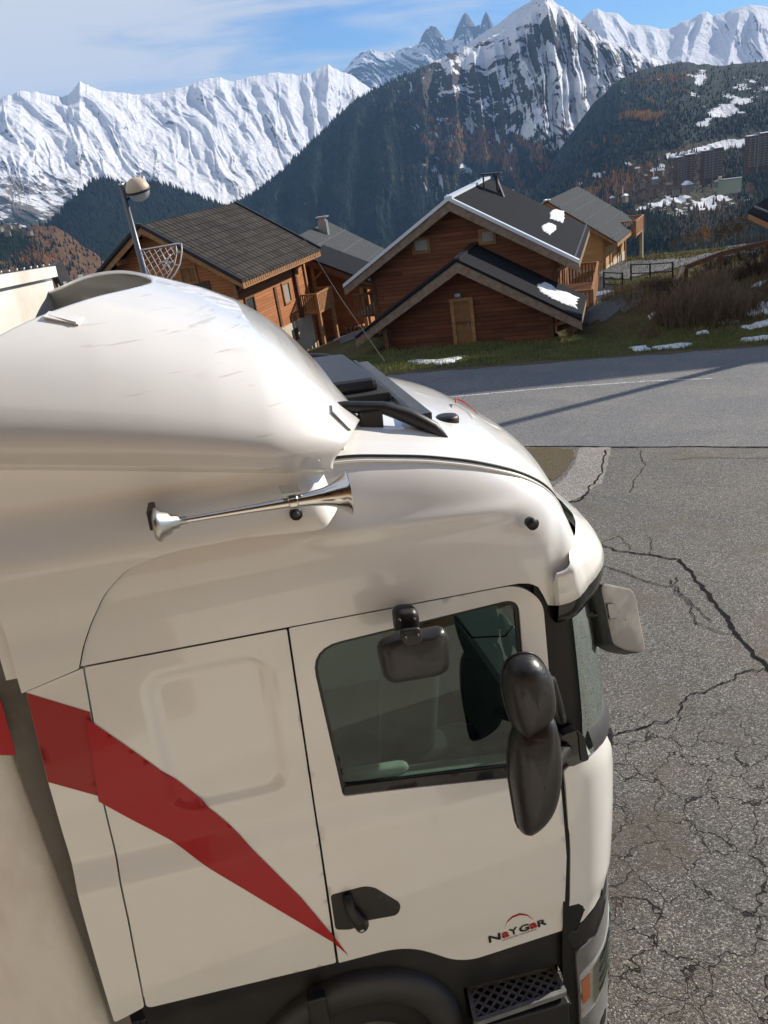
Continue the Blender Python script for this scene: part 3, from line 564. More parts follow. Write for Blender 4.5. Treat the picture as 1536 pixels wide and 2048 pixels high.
M_conc = Mat('render_wall', (0.48, 0.45, 0.36), 0.9); M_conc.to('Base Color', M_conc.mix(M_conc.ramp(M_conc.noise(2, 5, .6), .4, .7), (0.50, 0.46, 0.36), (0.40, 0.36, 0.28))); M_conc = M_conc.m
M_pane = Mat('window_glass', (0.05, 0.06, 0.065), 0.06, spec=0.8).m; M_curt = Mat('net_curtain_glass', (0.34, 0.33, 0.30), 0.12, spec=0.8).m
def bx(V, Fc, x0, x1, y0, y1, z0, z1):
    k = len(V); V += [(x0, y0, z0), (x1, y0, z0), (x1, y1, z0), (x0, y1, z0), (x0, y0, z1), (x1, y0, z1), (x1, y1, z1), (x0, y1, z1)]
    Fc += [(k, k+3, k+2, k+1), (k+4, k+5, k+6, k+7), (k, k+1, k+5, k+4), (k+1, k+2, k+6, k+5), (k+2, k+3, k+7, k+6), (k+3, k, k+4, k+7)]
def boxes(name, L, mat, parent=None, bev=0.0, label=None):
    V, Fc = [], []
    for b in L: bx(V, Fc, *b)
    me = bpy.data.meshes.new(name); me.from_pydata(V, [], Fc); me.update()
    if bev:
        bm = bmesh.new(); bm.from_mesh(me); bmesh.ops.bevel(bm, geom=bm.edges[:], offset=bev, segments=2, affect='EDGES', profile=0.5); bm.to_mesh(me); bm.free()
    return link(name, me, mat, parent, label=label)
def bar(V, Fc, a, b, w_, h_=None):               # square bar from a to b
    a, b = Vector(a), Vector(b); d = (b-a).normalized(); h_ = h_ or w_
    u = d.cross(Vector((0, 0, 1))) if abs(d.z) < 0.95 else d.cross(Vector((0, 1, 0))); u.normalize(); v = d.cross(u).normalized(); k = len(V)
    for p in (a, b):
        for s, t in ((-1, -1), (1, -1), (1, 1), (-1, 1)): V.append(tuple(p+u*s*w_/2+v*t*h_/2))
    Fc += [(k, k+1, k+2, k+3), (k+4, k+7, k+6, k+5)]+[(k+i, k+4+i, k+4+(i+1) % 4, k+(i+1) % 4) for i in range(4)]
def bars(name, L, mat, parent=None, label=None):
    V, Fc = [], []
    for b in L: bar(V, Fc, *b)
    return mesh_np(name, V, Fc, mat, parent, smooth=False)
def tube(name, pts, rad, mat, parent=None, k=10, cap=True, smooth=True):
    pts = [Vector(p) for p in pts]; rad = [rad]*len(pts) if isinstance(rad, (int, float)) else rad; V, Fc = [], []; pu = None
    for i, p in enumerate(pts):
        d = (pts[min(i+1, len(pts)-1)]-pts[max(i-1, 0)]).normalized()
        if pu is None: u = d.cross(Vector((0, 0, 1))) if abs(d.z) < 0.9 else d.cross(Vector((0, 1, 0)))
        else: u = pu-d*pu.dot(d)
        u.normalize(); pu = u; v = d.cross(u)
        for j in range(k): a = 2*math.pi*j/k; V.append(tuple(p+(u*math.cos(a)+v*math.sin(a))*rad[i]))
    for i in range(len(pts)-1):
        for j in range(k): Fc.append((i*k+j, i*k+(j+1) % k, (i+1)*k+(j+1) % k, (i+1)*k+j))
    if cap: Fc += [tuple(range(k))[::-1], tuple((len(pts)-1)*k+j for j in range(k))]
    return mesh_np(name, V, Fc, mat, parent, smooth)
def pixs(c, k=1.0): return c
class Chalet:
    # P: front end of the ridge in world space; local +x right along the gable, +y along the ridge away from the gable, z up, origin at ground under the gable apex
    def __init__(s, name, P, az, hr, drop, L, zg, label, group, wall, roof, wallh=None, ohf=0.9, ohb=0.6, trim=None, verge=None, th=0.20, soff=0.35, group_=None):
        a = math.radians(az); s.P = P; s.ax = np.array([math.sin(a), math.cos(a), 0]); s.w = np.array([math.cos(a), -math.sin(a), 0])
        s.O = np.array([P[0], P[1], zg]); R = Matrix([[s.w[0], s.ax[0], 0, 0], [s.w[1], s.ax[1], 0, 0], [0, 0, 1, 0], [0, 0, 0, 1]])
        s.e = empty(name, Vector(s.O), label, 'chalet', group, rot=R); s.hr, s.drop, s.L = hr, drop, L; s.zr = P[2]-zg; s.ze = s.zr-drop
        s.sl = drop/hr; wh = wallh or hr-1.1; s.wh = wh; s.ohf = ohf; zt = lambda x: s.zr-th-abs(x)*s.sl-0.02
        s.zt = zt; y0, y1 = ohf, L-ohb; s.y0, s.y1 = y0, y1; zb = -1.5
        V = []; Fc = []
        prof = [(-wh, zb), (wh, zb), (wh, zt(wh)), (0, zt(0)), (-wh, zt(wh))]
        for y in (y0, y1): V += [(x, y, z) for x, z in prof]
        Fc += [(0, 1, 2, 3, 4), (9, 8, 7, 6, 5)]+[(i, 5+i, 5+(i+1) % 5, (i+1) % 5) for i in range(5)]
        mesh_np('wall', V, Fc, wall, s.e, smooth=False)
        # roof: two slabs
        V = []; Fc = []
        n = math.hypot(1, s.sl)
        for sg in (-1, 1):
            k = len(V)
            for y in (0, L):
                V += [(0, y, s.zr), (sg*hr, y, s.ze), (sg*hr, y, s.ze-th*n*0.5), (0, y, s.zr-th*n*0.5)]
            q = [(0, 1, 5, 4), (1, 2, 6, 5), (2, 3, 7, 6), (0, 3, 2, 1), (4, 5, 6, 7)]
            Fc += [tuple(k+i for i in (f if sg > 0 else f[::-1])) for f in q]
        s.roof = mesh_np('roof', V, Fc, roof, s.e, smooth=False)
        # barge boards on the gable and eave fascias
        t = trim or W_trim; hb = soff
        for sg in (-1, 1):
            V = []; 
            for y in (0.03, 0.09):
                V += [(0, y, s.zr-th*n*0.5-0.005), (sg*(hr+0.02), y, s.ze-th*n*0.5-0.005), (sg*(hr+0.02), y, s.ze-th*n*0.5-hb), (0, y, s.zr-th*n*0.5-hb*n)]
            mesh_np('barge_board', V, [(0, 1, 2, 3), (7, 6, 5, 4), (0, 4, 5, 1), (1, 5, 6, 2), (2, 6, 7, 3)], t, s.e, smooth=False)
        for sg in (-1, 1):
            boxes('eave_board', [(sg*hr-(0.05 if sg > 0 else 0), sg*hr+(0.05 if sg < 0 else 0), 0.1, L-0.1, s.ze-th-0.16, s.ze-th*0.6)], t, s.e)
        # rafter ends / purlins under the front overhang
        for fx in (-0.93, -0.5, 0, 0.5, 0.93):
            x = fx*wh; boxes('purlin', [(x-0.09, x+0.09, 0.12, ohf+0.1, zt(x)-0.30, zt(x)-0.06)], W_dark if t is W_trim else t, s.e)
        for sx in (-1, 1):
            for sy in (y0-0.02, y1-0.14): boxes('corner_post', [(sx*wh-0.09, sx*wh+0.09, sy-0.02, sy+0.16, zb, zt(wh)-0.02)], t if t is not W_trim else W_dark, s.e)
        if verge:
            for sg in (-1, 1):
                V = []; h = 0.03
                for (yy0, yy1) in ((-0.03, 0.22),):
                    V += [(0, yy0, s.zr+h), (sg*(hr+.03), yy0, s.ze+h), (sg*(hr+.03), yy1, s.ze+h), (0, yy1, s.zr+h), (0, yy0, s.zr-.12), (sg*(hr+.03), yy0, s.ze-.12)]
                mesh_np('verge_trim', V, [(0, 1, 2, 3), (0, 4, 5, 1)], verge, s.e, smooth=False)
            boxes('ridge_cap', [(-0.16, 0.16, -0.02, L+0.02, s.zr-0.06, s.zr+0.05)], verge, s.e)
    def front(s, px, py, dy=0.0):                # a pixel -> (x, z) on the gable wall
        r = ray(px, py); Pn = s.O+s.ax*(s.y0+dy); q = r*(Pn.dot(s.ax)/r.dot(s.ax)); return (q-s.O).dot(s.w), q[2]-s.O[2]
    def rightw(s, px, py, x=None):               # -> (y, z) on the right-hand wall
        r = ray(px, py); Pn = s.O+s.w*(s.wh if x is None else x); q = r*(Pn.dot(s.w)/r.dot(s.w)); return (q-s.O).dot(s.ax), q[2]-s.O[2]
    def onroof(s, px, py, sg=1):                 # -> (x, y) on a roof slope
        nn = s.w*(sg*s.sl)+np.array([0, 0, 1.]); r = ray(px, py); q = r*(s.P.dot(nn)/r.dot(nn)); return (q-s.P).dot(s.w), (q-s.P).dot(s.ax)
    def window(s, x0, x1, z0, z1, face='front', frame=W_hon, pane=M_curt, fw=0.10, name='window', mull=True, label=None):
        def B(a0, a1, d0, d1, zz0, zz1):
            if face == 'front': return (a0, a1, s.y0-d1, s.y0-d0, zz0, zz1)
            return (s.wh+d0, s.wh+d1, a0, a1, zz0, zz1)
        L = [B(x0-fw, x1+fw, 0.0, .07, z1, z1+fw), B(x0-fw, x1+fw, 0.0, .09, z0-fw, z0), B(x0-fw, x0, .0, .068, z0, z1), B(x1, x1+fw, .0, .068, z0, z1)]
        fr = boxes(name, L, frame, s.e, label=label); boxes('pane', [B(x0, x1, .004, .014, z0, z1)], pane, fr)
        if mull: boxes('mullion', [B((x0+x1)/2-.025, (x0+x1)/2+.025, .014, .045, z0, z1)], frame, fr)
        return fr
    def guards(s, rows, sg=1, mat=M_galv):
        n = math.hypot(1, s.sl)
        for f in rows:
            V, Fc = [], []
            for y in np.arange(0.35, s.L-0.2, 0.32): x = sg*s.hr*f; z = s.zr-abs(x)*s.sl; bx(V, Fc, x-0.03, x+0.03, y, y+0.13, z, z+0.07)
            x = sg*s.hr*f; z = s.zr-abs(x)*s.sl; bx(V, Fc, x-.01, x+.01, .3, s.L-.1, z-.01, z+.015)
            mesh_np('snow_guard', V, Fc, mat, s.e, smooth=False)
    def snow(s, pts, seed=0, sg=1, th=0.05):
        P = [np.array(s.onroof(*p, sg)) for p in pts]; Q = []
        for i in range(len(P)):
            for k in range(8): t = k/8; Q.append(P[i]*(1-t)+P[(i+1) % len(P)]*t)
        Q = np.array(Q); c = Q.mean(0); k_ = np.arange(len(Q)); G = []
        for f_, h_ in ((1, .004), (.93, th*.7), (.7, th), (.3, th*1.1), (.01, th*1.1)):
            q = c+(Q-c)*f_*(1+.22*(vnoise(k_*1.7, k_*0, seed)-.5))[:, None]; G.append(np.stack([q[:, 0], q[:, 1], s.zr-np.abs(q[:, 0])*s.sl+h_], 1))
        G = np.array(G); G = np.concatenate([G, G[:, :1]], 1); return grid_mesh('roof_snow', G, m_snow, s.e)
    def balcony(s, y0, y1, zf, x0, depth=1.3, h=1.0, mat=W_hon, slat=0.16, legs=False, name='balcony', slats='v'):
        e = bars(name, [((x0, (y0+y1)/2-0.0, zf), (x0+depth, (y0+y1)/2, zf), (y1-y0), 0.12)], mat, s.e)
        L = [((x0+depth, y0, zf+h), (x0+depth, y1, zf+h), .09), ((x0, y0, zf+h), (x0+depth, y0, zf+h), .088), ((x0, y1, zf+h), (x0+depth, y1, zf+h), .088)]
        L += [((x0+depth, y, zf-.1), (x0+depth, y, zf+h+.03), .10) for y in (y0, y1)]
        bars('handrail', L, mat, e)
        S = [((x0+depth, y, zf+.08), (x0+depth, y, zf+h-.05), .03, .09) for y in np.arange(y0+.12, y1-.05, slat)]+[((x, yy, zf+.08), (x, yy, zf+h-.05), .09, .03) for x in np.arange(x0+.1, x0+depth-.05, slat) for yy in (y0, y1)]
        bars('railing_slats', S, mat, e)
        if legs:
            for y in (y0+.05, y1-.05): bars('balcony_post', [((x0+depth-.05, y, -1.2), (x0+depth-.05, y, zf-.06), .17)], mat, e)
        return e
    def bracket(s, y, mat, x=None, sg=1, h=0.9):
        x = x or s.wh; z = s.zt(x)
        L = [((sg*x, y, z-h), (sg*(s.hr-.25), y, s.zt(s.hr-.25)-.12), .13), ((sg*(x+.35), y, z-h*0.3), (sg*(x+.35), y, z-.16), .11), ((sg*x, y, z-.28), (sg*(s.hr-.1), y, s.zt(s.hr-.1)-.10), .12), ((sg*(x+.32), y-.0, z-h*.50), (sg*(x+.05), y, z-.15), .09)]
        return bars('eave_bracket', L, mat, s.e)
GH = 'wooden mountain chalets by the road'
a1 = ray(896, 395)*31.5
ch = Chalet('chalet', a1, 19.54, 5.02, 2.99, 10.2, -8.3, 'big dark timber chalet with black metal roof, pale verge trim and two small gable windows', GH, W_main, R_black, wallh=3.95, verge=M_verge, ohf=0.9)
Z4 = lambda x, y: (600+x/2.56, 340+y/2.56)
for (a, b, c_, d), lb in (((585, 362, 655, 408), None), ((928, 318, 990, 362), None)):
    x0, z1 = ch.front(*Z4(a, b)); x1, z0 = ch.front(*Z4(c_, d)); ch.window(x0, x1, z0, z1, fw=0.13, frame=W_hon, mull=False)
# chimney frame
cx_, cy_ = ch.onroof(*Z4(1030, 130)); zc = ch.zr-cx_*ch.sl
cm = bars('chimney', [((cx_+.1, cy_, zc-.1), (cx_-.25, cy_, zc+1.0), .10, .4), ((cx_-.1, cy_-.35, zc+.25), (cx_-.1, cy_-.35, zc+.95), .10), ((cx_-.15, cy_+.3, zc), (cx_-.15, cy_+.3, zc+.95), .10), ((cx_-.75, cy_-.2, zc+.45), (cx_-.75, cy_-.2, zc+1.05), .07), ((cx_-.85, cy_-.1, zc+1.05), (cx_+.1, cy_-.1, zc+1.0), .5, .06)], M_dkm, ch.e)
ch.snow([Z4(*p) for p in ((1280, 215), (1310, 200), (1350, 212), (1355, 245), (1345, 272), (1310, 258), (1278, 248))], 1)
ch.snow([Z4(*p) for p in ((1240, 285), (1275, 270), (1310, 285), (1312, 305), (1280, 332), (1250, 315), (1238, 300))], 2)
ch.guards([0.97])
for y in (1.0, 4.6, 8.8): ch.bracket(y, W_hon); ch.bracket(y, W_hon, sg=-1)
yb0, zb0 = ch.rightw(*Z4(1395, 590), x=ch.wh+1.3); zfl = zb0-0.2
ch.balcony(ch.y0+0.6, ch.y1-1.2, 0.55, ch.wh, depth=1.5, mat=W_hon); 
ch.balcony(ch.y0+1.2, ch.y1-2.5, 1.2, -ch.wh-1.5, depth=1.5, mat=W_dark)
for (y0, y1) in ((2.2, 3.2), (5.0, 6.0)): ch.window(y0, y1, .7, 2.6, 'right', name='glazed_door', frame=W_hon, pane=M_pane)
# garage in front
a2 = ray(*Z4(800, 455))*29.5
ga = Chalet('garage_annex', a2, 19.54, 4.5, 2.62, 4.1, -7.72, 'low dark timber annex with black gable roof and plank door before the big chalet', GH, W_gar, R_black, wallh=3.30, ohf=0.85, ohb=0.05)
x0, z1 = ga.front(*Z4(787, 672)); x1, z0 = ga.front(*Z4(890, 910))
dr = boxes('door', [(x0, x1, ga.y0-.05, ga.y0+.02, z0, z1)], W_shut, ga.e); boxes('door_frame', [(x0-.15, x0, ga.y0-.10, ga.y0, z0, z1+.12), (x1, x1+.15, ga.y0-.10, ga.y0, z0, z1+.12), (x0, x1, ga.y0-.098, ga.y0, z1, z1+.12)], W_hon, dr)
boxes('handle', [(x1-.14, x1-.09, ga.y0-.09, ga.y0-.05, z0+.9, z0+1.05)], M_galv, dr); boxes('door_rail', [(x0+.02, x1-.02, ga.y0-.07, ga.y0-.05, z0+1.0, z0+1.12)], W_dark, dr)
lx = (x0+x1)/2-.1; boxes('wall_light', [(lx-.13, lx+.13, ga.y0-.22, ga.y0, z1+.16, z1+.32)], M_galv, ga.e, bev=.03)
ga.snow([Z4(*p) for p in ((1215, 590), (1250, 575), (1290, 590), (1315, 618), (1370, 628), (1422, 655), (1415, 708), (1380, 695), (1320, 672), (1260, 640), (1225, 618))], 3)
ga.snow([Z4(*p) for p in ((555, 608), (430, 695), (300, 790), (262, 835), (285, 790), (420, 680))], 4, sg=-1)
boxes('ridge_cap', [(-.13, .13, -.02, 4.1, ga.zr-.05, ga.zr+.03)], M_dkm, ga.e)
for sg in (-1, 1):
    for y in (1.0, 3.4): ga.bracket(y, W_hon, sg=sg)
boxes('wall_post', [(s_*ga.wh*.5-.06, s_*ga.wh*.5+.06, ga.y0-.03, ga.y0, -1.2, ga.zt(ga.wh*.5)-.1) for s_ in ()] or [(-3.37, -3.2, .25, .42, -1.2, ga.zt(3.3)-.1)], W_dark, ga.e)
# left chalet
a3 = ray(278, 450)*36
lc = Chalet('chalet', a3, 23.4, 4.72, 2.93, 9.0, -9.6, 'timber chalet with a brown tiled roof and sunlit orange side wall behind the lorry roof', GH, W_left, R_tile, wallh=3.75, trim=W_hon, ohf=0.9, ohb=0.5, soff=0.24)
Z3 = lambda x, y: (x/2, 350+y/2)
bars('edge_flashing', [((0, 0, lc.zr+.03), (4.75, 0, lc.ze+.03), .12), ((0, 0, lc.zr+.03), (-4.75, 0, lc.ze+.03), .12)], M_dkm, lc.e); bars('edge_flashing', [((0, 9.02, lc.zr+.03), (4.75, 9.02, lc.ze+.03), .12)], M_dkm, lc.e)
x0, z1 = lc.front(*Z3(712, 368)); x1, z0 = lc.front(*Z3(800, 432)); 
lc.window(x0+.12, x1-.12, z0+.1, z1-.1, frame=W_hon, pane=W_shut, name='shuttered_window')
x0, z1 = lc.front(*Z3(735, 440)); x1, z0 = lc.front(*Z3(840, 470)); lc.window(x0, x1, z0-1.2, z1, frame=W_dark, pane=M_pane, name='window')
y0, z1 = lc.rightw(*Z3(1127, 440)); y1, z0 = lc.rightw(*Z3(1163, 500)); lc.window(y0, y1, z0, z1, 'right', frame=W_hon, pane=M_curt, mull=False)
y0, z1 = lc.rightw(*Z3(980, 500)); y1, z0 = lc.rightw(*Z3(1025, 560)); lc.window(y0, y1, z0-.3, z1, 'right', frame=W_dark, pane=M_pane, mull=False)
y0, z1 = lc.rightw(*Z3(1092, 450)); y1, z0 = lc.rightw(*Z3(1125, 605)); boxes('shutter_panel', [(lc.wh, lc.wh+.06, y0, y0+.22, z0, z1)], W_dark, lc.e)
yA, zA = lc.rightw(*Z3(1120, 610)); yB, zB = lc.rightw(*Z3(1215, 570)); zfd = (zA+zB)/2
boxes('foundation', [(-lc.wh-.03, lc.wh+.05, lc.y0-.03, lc.y1+.03, -1.5, zfd)], M_conc, lc.e)
y0, z1 = lc.rightw(*Z3(1163, 622)); y1, z0 = lc.rightw(*Z3(1195, 655)); boxes('basement_grille', [(lc.wh+.05, lc.wh+.07, y0, y1, z0, z1)], M_dkm, lc.e)
for f in (1.0, 3.4, 5.6, 8.2): lc.bracket(f, W_dark, h=1.0)
boxes('eave_slats', [(lc.hr-.04, lc.hr+.02, y, y+.10, lc.ze-.28, lc.ze-.1) for y in np.arange(.1, 8.9, .22)], W_hon, lc.e)
boxes('corner_post', [(lc.wh-.02, lc.wh+.16, 7.0, 7.2, zfd, lc.zt(lc.wh)-.2)], W_dark, lc.e)
lc.balcony(7.2, 9.2, zfd+.15, lc.wh, depth=1.1, mat=W_hon, legs=True, slat=.15)
# chalet between (its roof with a chimney), and its porch
a4 = ray(592, 473)*48
mc = Chalet('chalet', a4, 14, 4.7, 2.9, 8.2, -11.0, 'timber chalet with dotted snow guards and a metal chimney, between the two big chalets', GH, W_left, R_grey, wallh=3.7, trim=W_trim, verge=None)
mc.guards([.25, .5, .78])
cx_, cy_ = mc.onroof(*Z4(125, 320)); zc = mc.zr-cx_*mc.sl
c_ = boxes('chimney', [(cx_-.28, cx_+.28, cy_-.25, cy_+.25, zc-.4, zc+.75)], M_galv, mc.e); boxes('chimney_cap', [(cx_-.38, cx_+.38, cy_-.35, cy_+.35, zc+.95, zc+1.02), (cx_-.2, cx_+.2, cy_-.18, cy_+.18, zc+.75, zc+.95)], M_galv, c_)
a5 = ray(*Z4(20, 440))*44
po = Chalet('carport', a5, 14, 4.0, 2.0, 4.5, -10.2, 'low open timber porch with a dark roof and a woodpile, below the chimney chalet', GH, W_left, R_black, wallh=2.6, trim=W_dark, ohf=2.6, ohb=.05)
for x in (-3.0, 0.2, 2.9): bars('porch_post', [((x, .5, -1.2), (x, .5, po.zt(x)-.05), .2)], W_hon, po.e); bars('porch_brace', [((x, .5, po.zt(x)-1.1), (x+.8, .5, po.zt(x+.8)-.15), .13)], W_hon, po.e)
wp = empty('woodpile', Vector(po.O+po.w*1.3+po.ax*2.1+np.array([0, 0, 0])), 'small stack of split logs against the porch wall of the chimney chalet', 'woodpile', None, rot=po.e.matrix_world)
rs = np.random.RandomState(5)
bpy.context.view_layer.update()
for i in range(24):
    r_ = .09+.04*rs.rand(); x = (i % 8)*.25; z = .12+(i//8)*.22; tube('log', [(x, -.3, z), (x, .15, z)], r_, W_hon, wp, k=7, smooth=False)
# right chalet
a6 = ray(1093, 401)*51
rc = Chalet('chalet', a6, 29.7, 4.47, 2.97, 8.6, -10.6, 'honey coloured chalet with grey ribbed roof and small corner balcony, right of the others', GH, W_light, R_grey, wallh=3.45, trim=W_hon, verge=None, th=.16, soff=.2)
boxes('verge_trim', [(-.2, .2, -.05, .3, rc.zr, rc.zr+.05)], M_verge, rc.e); bars('verge_trim', [((0, .02, rc.zr+.04), (-4.5, .02, rc.ze+.04), .3, .06)], M_verge, rc.e)
rc.guards([.17, .33, .52, .72, .93])
for f in (1.0, 3.6, 6.6): rc.bracket(f, W_hon, h=.8)
Z5 = lambda x, y: (1036+x/3.072, 240+y/3.072)
for (a, b, c2, d) in ((563, 825, 580, 920), (608, 780, 620, 870)):
    y0, z1 = rc.rightw(*Z5(a, b)); y1, z0 = rc.rightw(*Z5(c2, d)); rc.window(y0, y1, z0, z1, 'right', frame=W_hon, pane=W_shut, mull=False, name='shuttered_window', fw=.07)
y0, z0 = rc.rightw(*Z5(665, 905)); boxes('foundation', [(-rc.wh-.02, rc.wh+.03, rc.y0-.02, rc.y1+.02, -1.5, 1.1)], M_conc, rc.e)
rc.balcony(rc.y1-2.6, rc.y1+.4, 2.4, rc.wh, depth=1.25, mat=W_hon)
bars('porch_post', [((rc.wh+1.15, rc.y1+.2, -1.4), (rc.wh+1.15, rc.y1+.2, 2.35), .22)], M_conc, rc.e)
def rail_fence(name, P, label, mat, h=1.0, n=2, every=1.8, wd=.06, group=None, cat='fence'):
    P = [np.array(p) for p in P]; e = empty(name, Vector(P[0]), label, cat, group); Ls = []; O = P[0]; posts = []
    for a, b in zip(P[:-1], P[1:]):
        for k in range(n): zz = np.array([0, 0, h*(k+1)/n-.05]); Ls.append((tuple(a+zz-O), tuple(b+zz-O), wd))
        m = max(1, int(np.linalg.norm(b-a)/every)); posts += [a+(b-a)*i/m for i in range(m)]
    posts.append(P[-1]); bars('rail', Ls, mat, e)
    for p in posts: q = p-O; bars('post', [((q[0], q[1], q[2]-.4), (q[0], q[1], q[2]+h), wd*1.3)], mat, e)
    return e
rail_fence('fence', [hit(*p) for p in ((1208, 577), (1245, 580))], 'short dark metal railing beside the right hand wall of the honey coloured chalet', M_dkm, n=3)
rail_fence('fence', [hit(*p) for p in ((1262, 562), (1300, 561), (1345, 558))], 'low dark rail fence along the lane beyond the honey coloured chalet', M_dkm, n=2, every=2.5)
# far right chalet, side on
cR = ray(1496, 422)*36; azr = math.radians(14); wv = np.array([math.cos(azr), -math.sin(azr), 0]); av = np.array([math.sin(azr), math.cos(azr), 0]); P7 = cR+wv*4.7-av*9.0+np.array([0, 0, 2.9])
fr_ = Chalet('chalet', P7, 14, 4.7, 2.9, 9.0, cR[2]-3.4, 'timber chalet cut by the right edge, its dark ribbed roof above the bank', GH, W_left, R_black, wallh=3.7, trim=W_hon)
fr_.guards([.95], sg=-1)

# ------------------------------------------------------------------ apartment towers and the far village
M_tw = Mat('tower_cladding', (0.10, 0.065, 0.05), 0.8); M_tw.to('Base Color', M_tw.mix(M_tw.ramp(M_tw.noise(.15, 4, .6), .35, .65), (0.10, 0.055, 0.042), (0.06, 0.042, 0.038))); M_tw = M_tw.m
M_twg = Mat('tower_grey_strip', (0.14, 0.15, 0.16), 0.7).m; M_tww = Mat('tower_window', (0.09, 0.10, 0.12), 0.15, spec=.8).m; M_twb = Mat('tower_balcony', (0.24, 0.15, 0.11), 0.8).m
_wm = None
def tower(px0, px1, ytop, ybase, D, label, gap, split):
    global _wm
    b = at_h((px0+px1)/2, ybase, D); t = at_h((px0+px1)/2, ytop, D); H = t[2]-b[2]; W_ = 0.74*np.linalg.norm(at_h(px0, ybase, D)-at_h(px1, ybase, D)); a = math.atan2(b[0], b[1])-math.radians(18)
    R = Matrix.Rotation(-a, 4, 'Z'); e = empty('apartment_tower', Vector(b), label, 'tower', 'brown high-rise apartment towers', rot=R)
    s_ = split*W_-W_/2; L = [(-W_/2, s_-.7, 0, 13, -8, H*.97), (s_+.7, W_/2, 2, 15, -8, H)]
    for q in L: boxes('wing', [q], M_tw, e)
    boxes('stair_shaft', [(s_-.7, s_+.7, -1, 9, -8, H+2)], M_twg, e); boxes('roof_snow', [(q[0]-.3, q[1]+.3, q[2]-.3, q[3]+.3, q[5]+.02, q[5]+.7) for q in L], m_snow, e)
    nf = int(H/3.0)
    if _wm is None: o = boxes('window', [(-1.1, 1.1, -.12, .0, 0, 1.5)], M_tww); _wm = o.data; bpy.data.objects.remove(o)
    cnt = 0
    for q in L:
        nc = max(2, int((q[1]-q[0])/4.2))
        for i in range(nc):
            x = q[0]+(q[1]-q[0])*(i+.5)/nc
            for k in range(nf):
                if cnt >= 98: break
                o = bpy.data.objects.new('window', _wm); COL.objects.link(o); o.parent = e; o.location = (x, q[2], 1+k*(H-2)/nf); cnt += 1
        for k in range(nf): boxes('balcony', [(q[0]+.5, q[1]-.5, q[2]-1.0, q[2], .3+k*(H-2)/nf, .9+k*(H-2)/nf)], M_twb, e)
    return e
tower(1345, 1395, 311, 372, 1150, 'leftmost and lowest of the three brown apartment towers on the hillside', 0, .42)
tower(1398, 1455, 298, 354, 1150, 'middle one of the three brown apartment towers on the hillside', 0, .45)
tower(1484, 1552, 268, 332, 1150, 'rightmost and tallest brown apartment tower, cut by the right edge', 0, .42)
b = at_h(1458, 376, 1050); e = empty('service_building', Vector(b), 'low pale green flat roofed building beside the apartment towers', 'building', rot=Matrix.Rotation(-math.atan2(b[0], b[1]), 4, 'Z'))
boxes('wall', [(-13, 13, 0, 12, -6, 9)], Mat('pale_green_wall', (0.30, 0.33, 0.24), .9).m, e); boxes('roof', [(-13.5, 13.5, -.5, 12.5, 9.02, 9.7)], M_twg, e); boxes('roof_hut', [(-12, -8, 3, 7, 9.72, 13)], M_conc, e)
M_hs = Mat('house_wall', (0.16, 0.11, 0.08), .9).m; M_hr = Mat('house_roof', (0.10, 0.07, 0.055), .9).m; M_hs2 = Mat('house_pale_wall', (0.2, 0.18, 0.15), .9).m
hs = [(1375, 377, 14, 0), (1352, 383, 10, 0), (1303, 350, 9, 1), (1322, 345, 9, 1), (1290, 356, 8, 1), (1337, 352, 8, 1), (1310, 362, 8, 0), (1285, 369, 9, 0), (1240, 380, 8, 1), (1250, 396, 7, 0), (1305, 385, 8, 1), (1335, 375, 9, 1), (1225, 400, 7, 1), (1262, 375, 8, 1), (1345, 340, 7, 1), (1275, 340, 7, 1), (1430, 368, 7, 0), (1500, 375, 9, 1), (1375, 330, 7, 1)]
for i, (px, py, s_, k) in enumerate(hs):
    s_ = s_*.6
    b = at_h(px, py, 1150-(py-350)*6); e = empty('village_house', Vector(b), 'tiny gabled house of the far village below the apartment towers', 'house', 'houses of the far village', rot=Matrix.Rotation(i*1.3, 4, 'Z'))
    boxes('wall', [(-s_*.5, s_*.5, -s_*.6, s_*.6, -4, s_*.5)], M_hs if k else M_hs2, e)
    h = s_*.5; w2 = s_*.62; l2 = s_*.7
    mesh_np('roof', [(-w2, -l2, h), (w2, -l2, h), (0, -l2, h*1.9), (-w2, l2, h), (w2, l2, h), (0, l2, h*1.9)], [(0, 1, 2), (5, 4, 3), (1, 4, 5, 2), (0, 2, 5, 3), (0, 3, 4, 1)], M_hr if i % 3 else m_snow, e, smooth=False)
for i, (px, py) in enumerate([(20, 454), (28, 452), (36, 453), (10, 458), (2, 459), (47, 460), (60, 466), (15, 467)]):
    b = at_h(px, py, 1800-(py-450)*25); e = empty('hamlet_house', Vector(b), 'tiny pale house on the brow of the brown hillside at the left edge', 'house', 'houses on the brown hillside', rot=Matrix.Rotation(i*.7, 4, 'Z'))
    boxes('wall', [(-3, 3, -4, 4, -4, 2.5)], M_hs2, e); mesh_np('roof', [(-3.5, -4.5, 2.5), (3.5, -4.5, 2.5), (0, -4.5, 4.8), (-3.5, 4.5, 2.5), (3.5, 4.5, 2.5), (0, 4.5, 4.8)], [(0, 1, 2), (5, 4, 3), (1, 4, 5, 2), (0, 2, 5, 3)], M_hr, e, smooth=False)

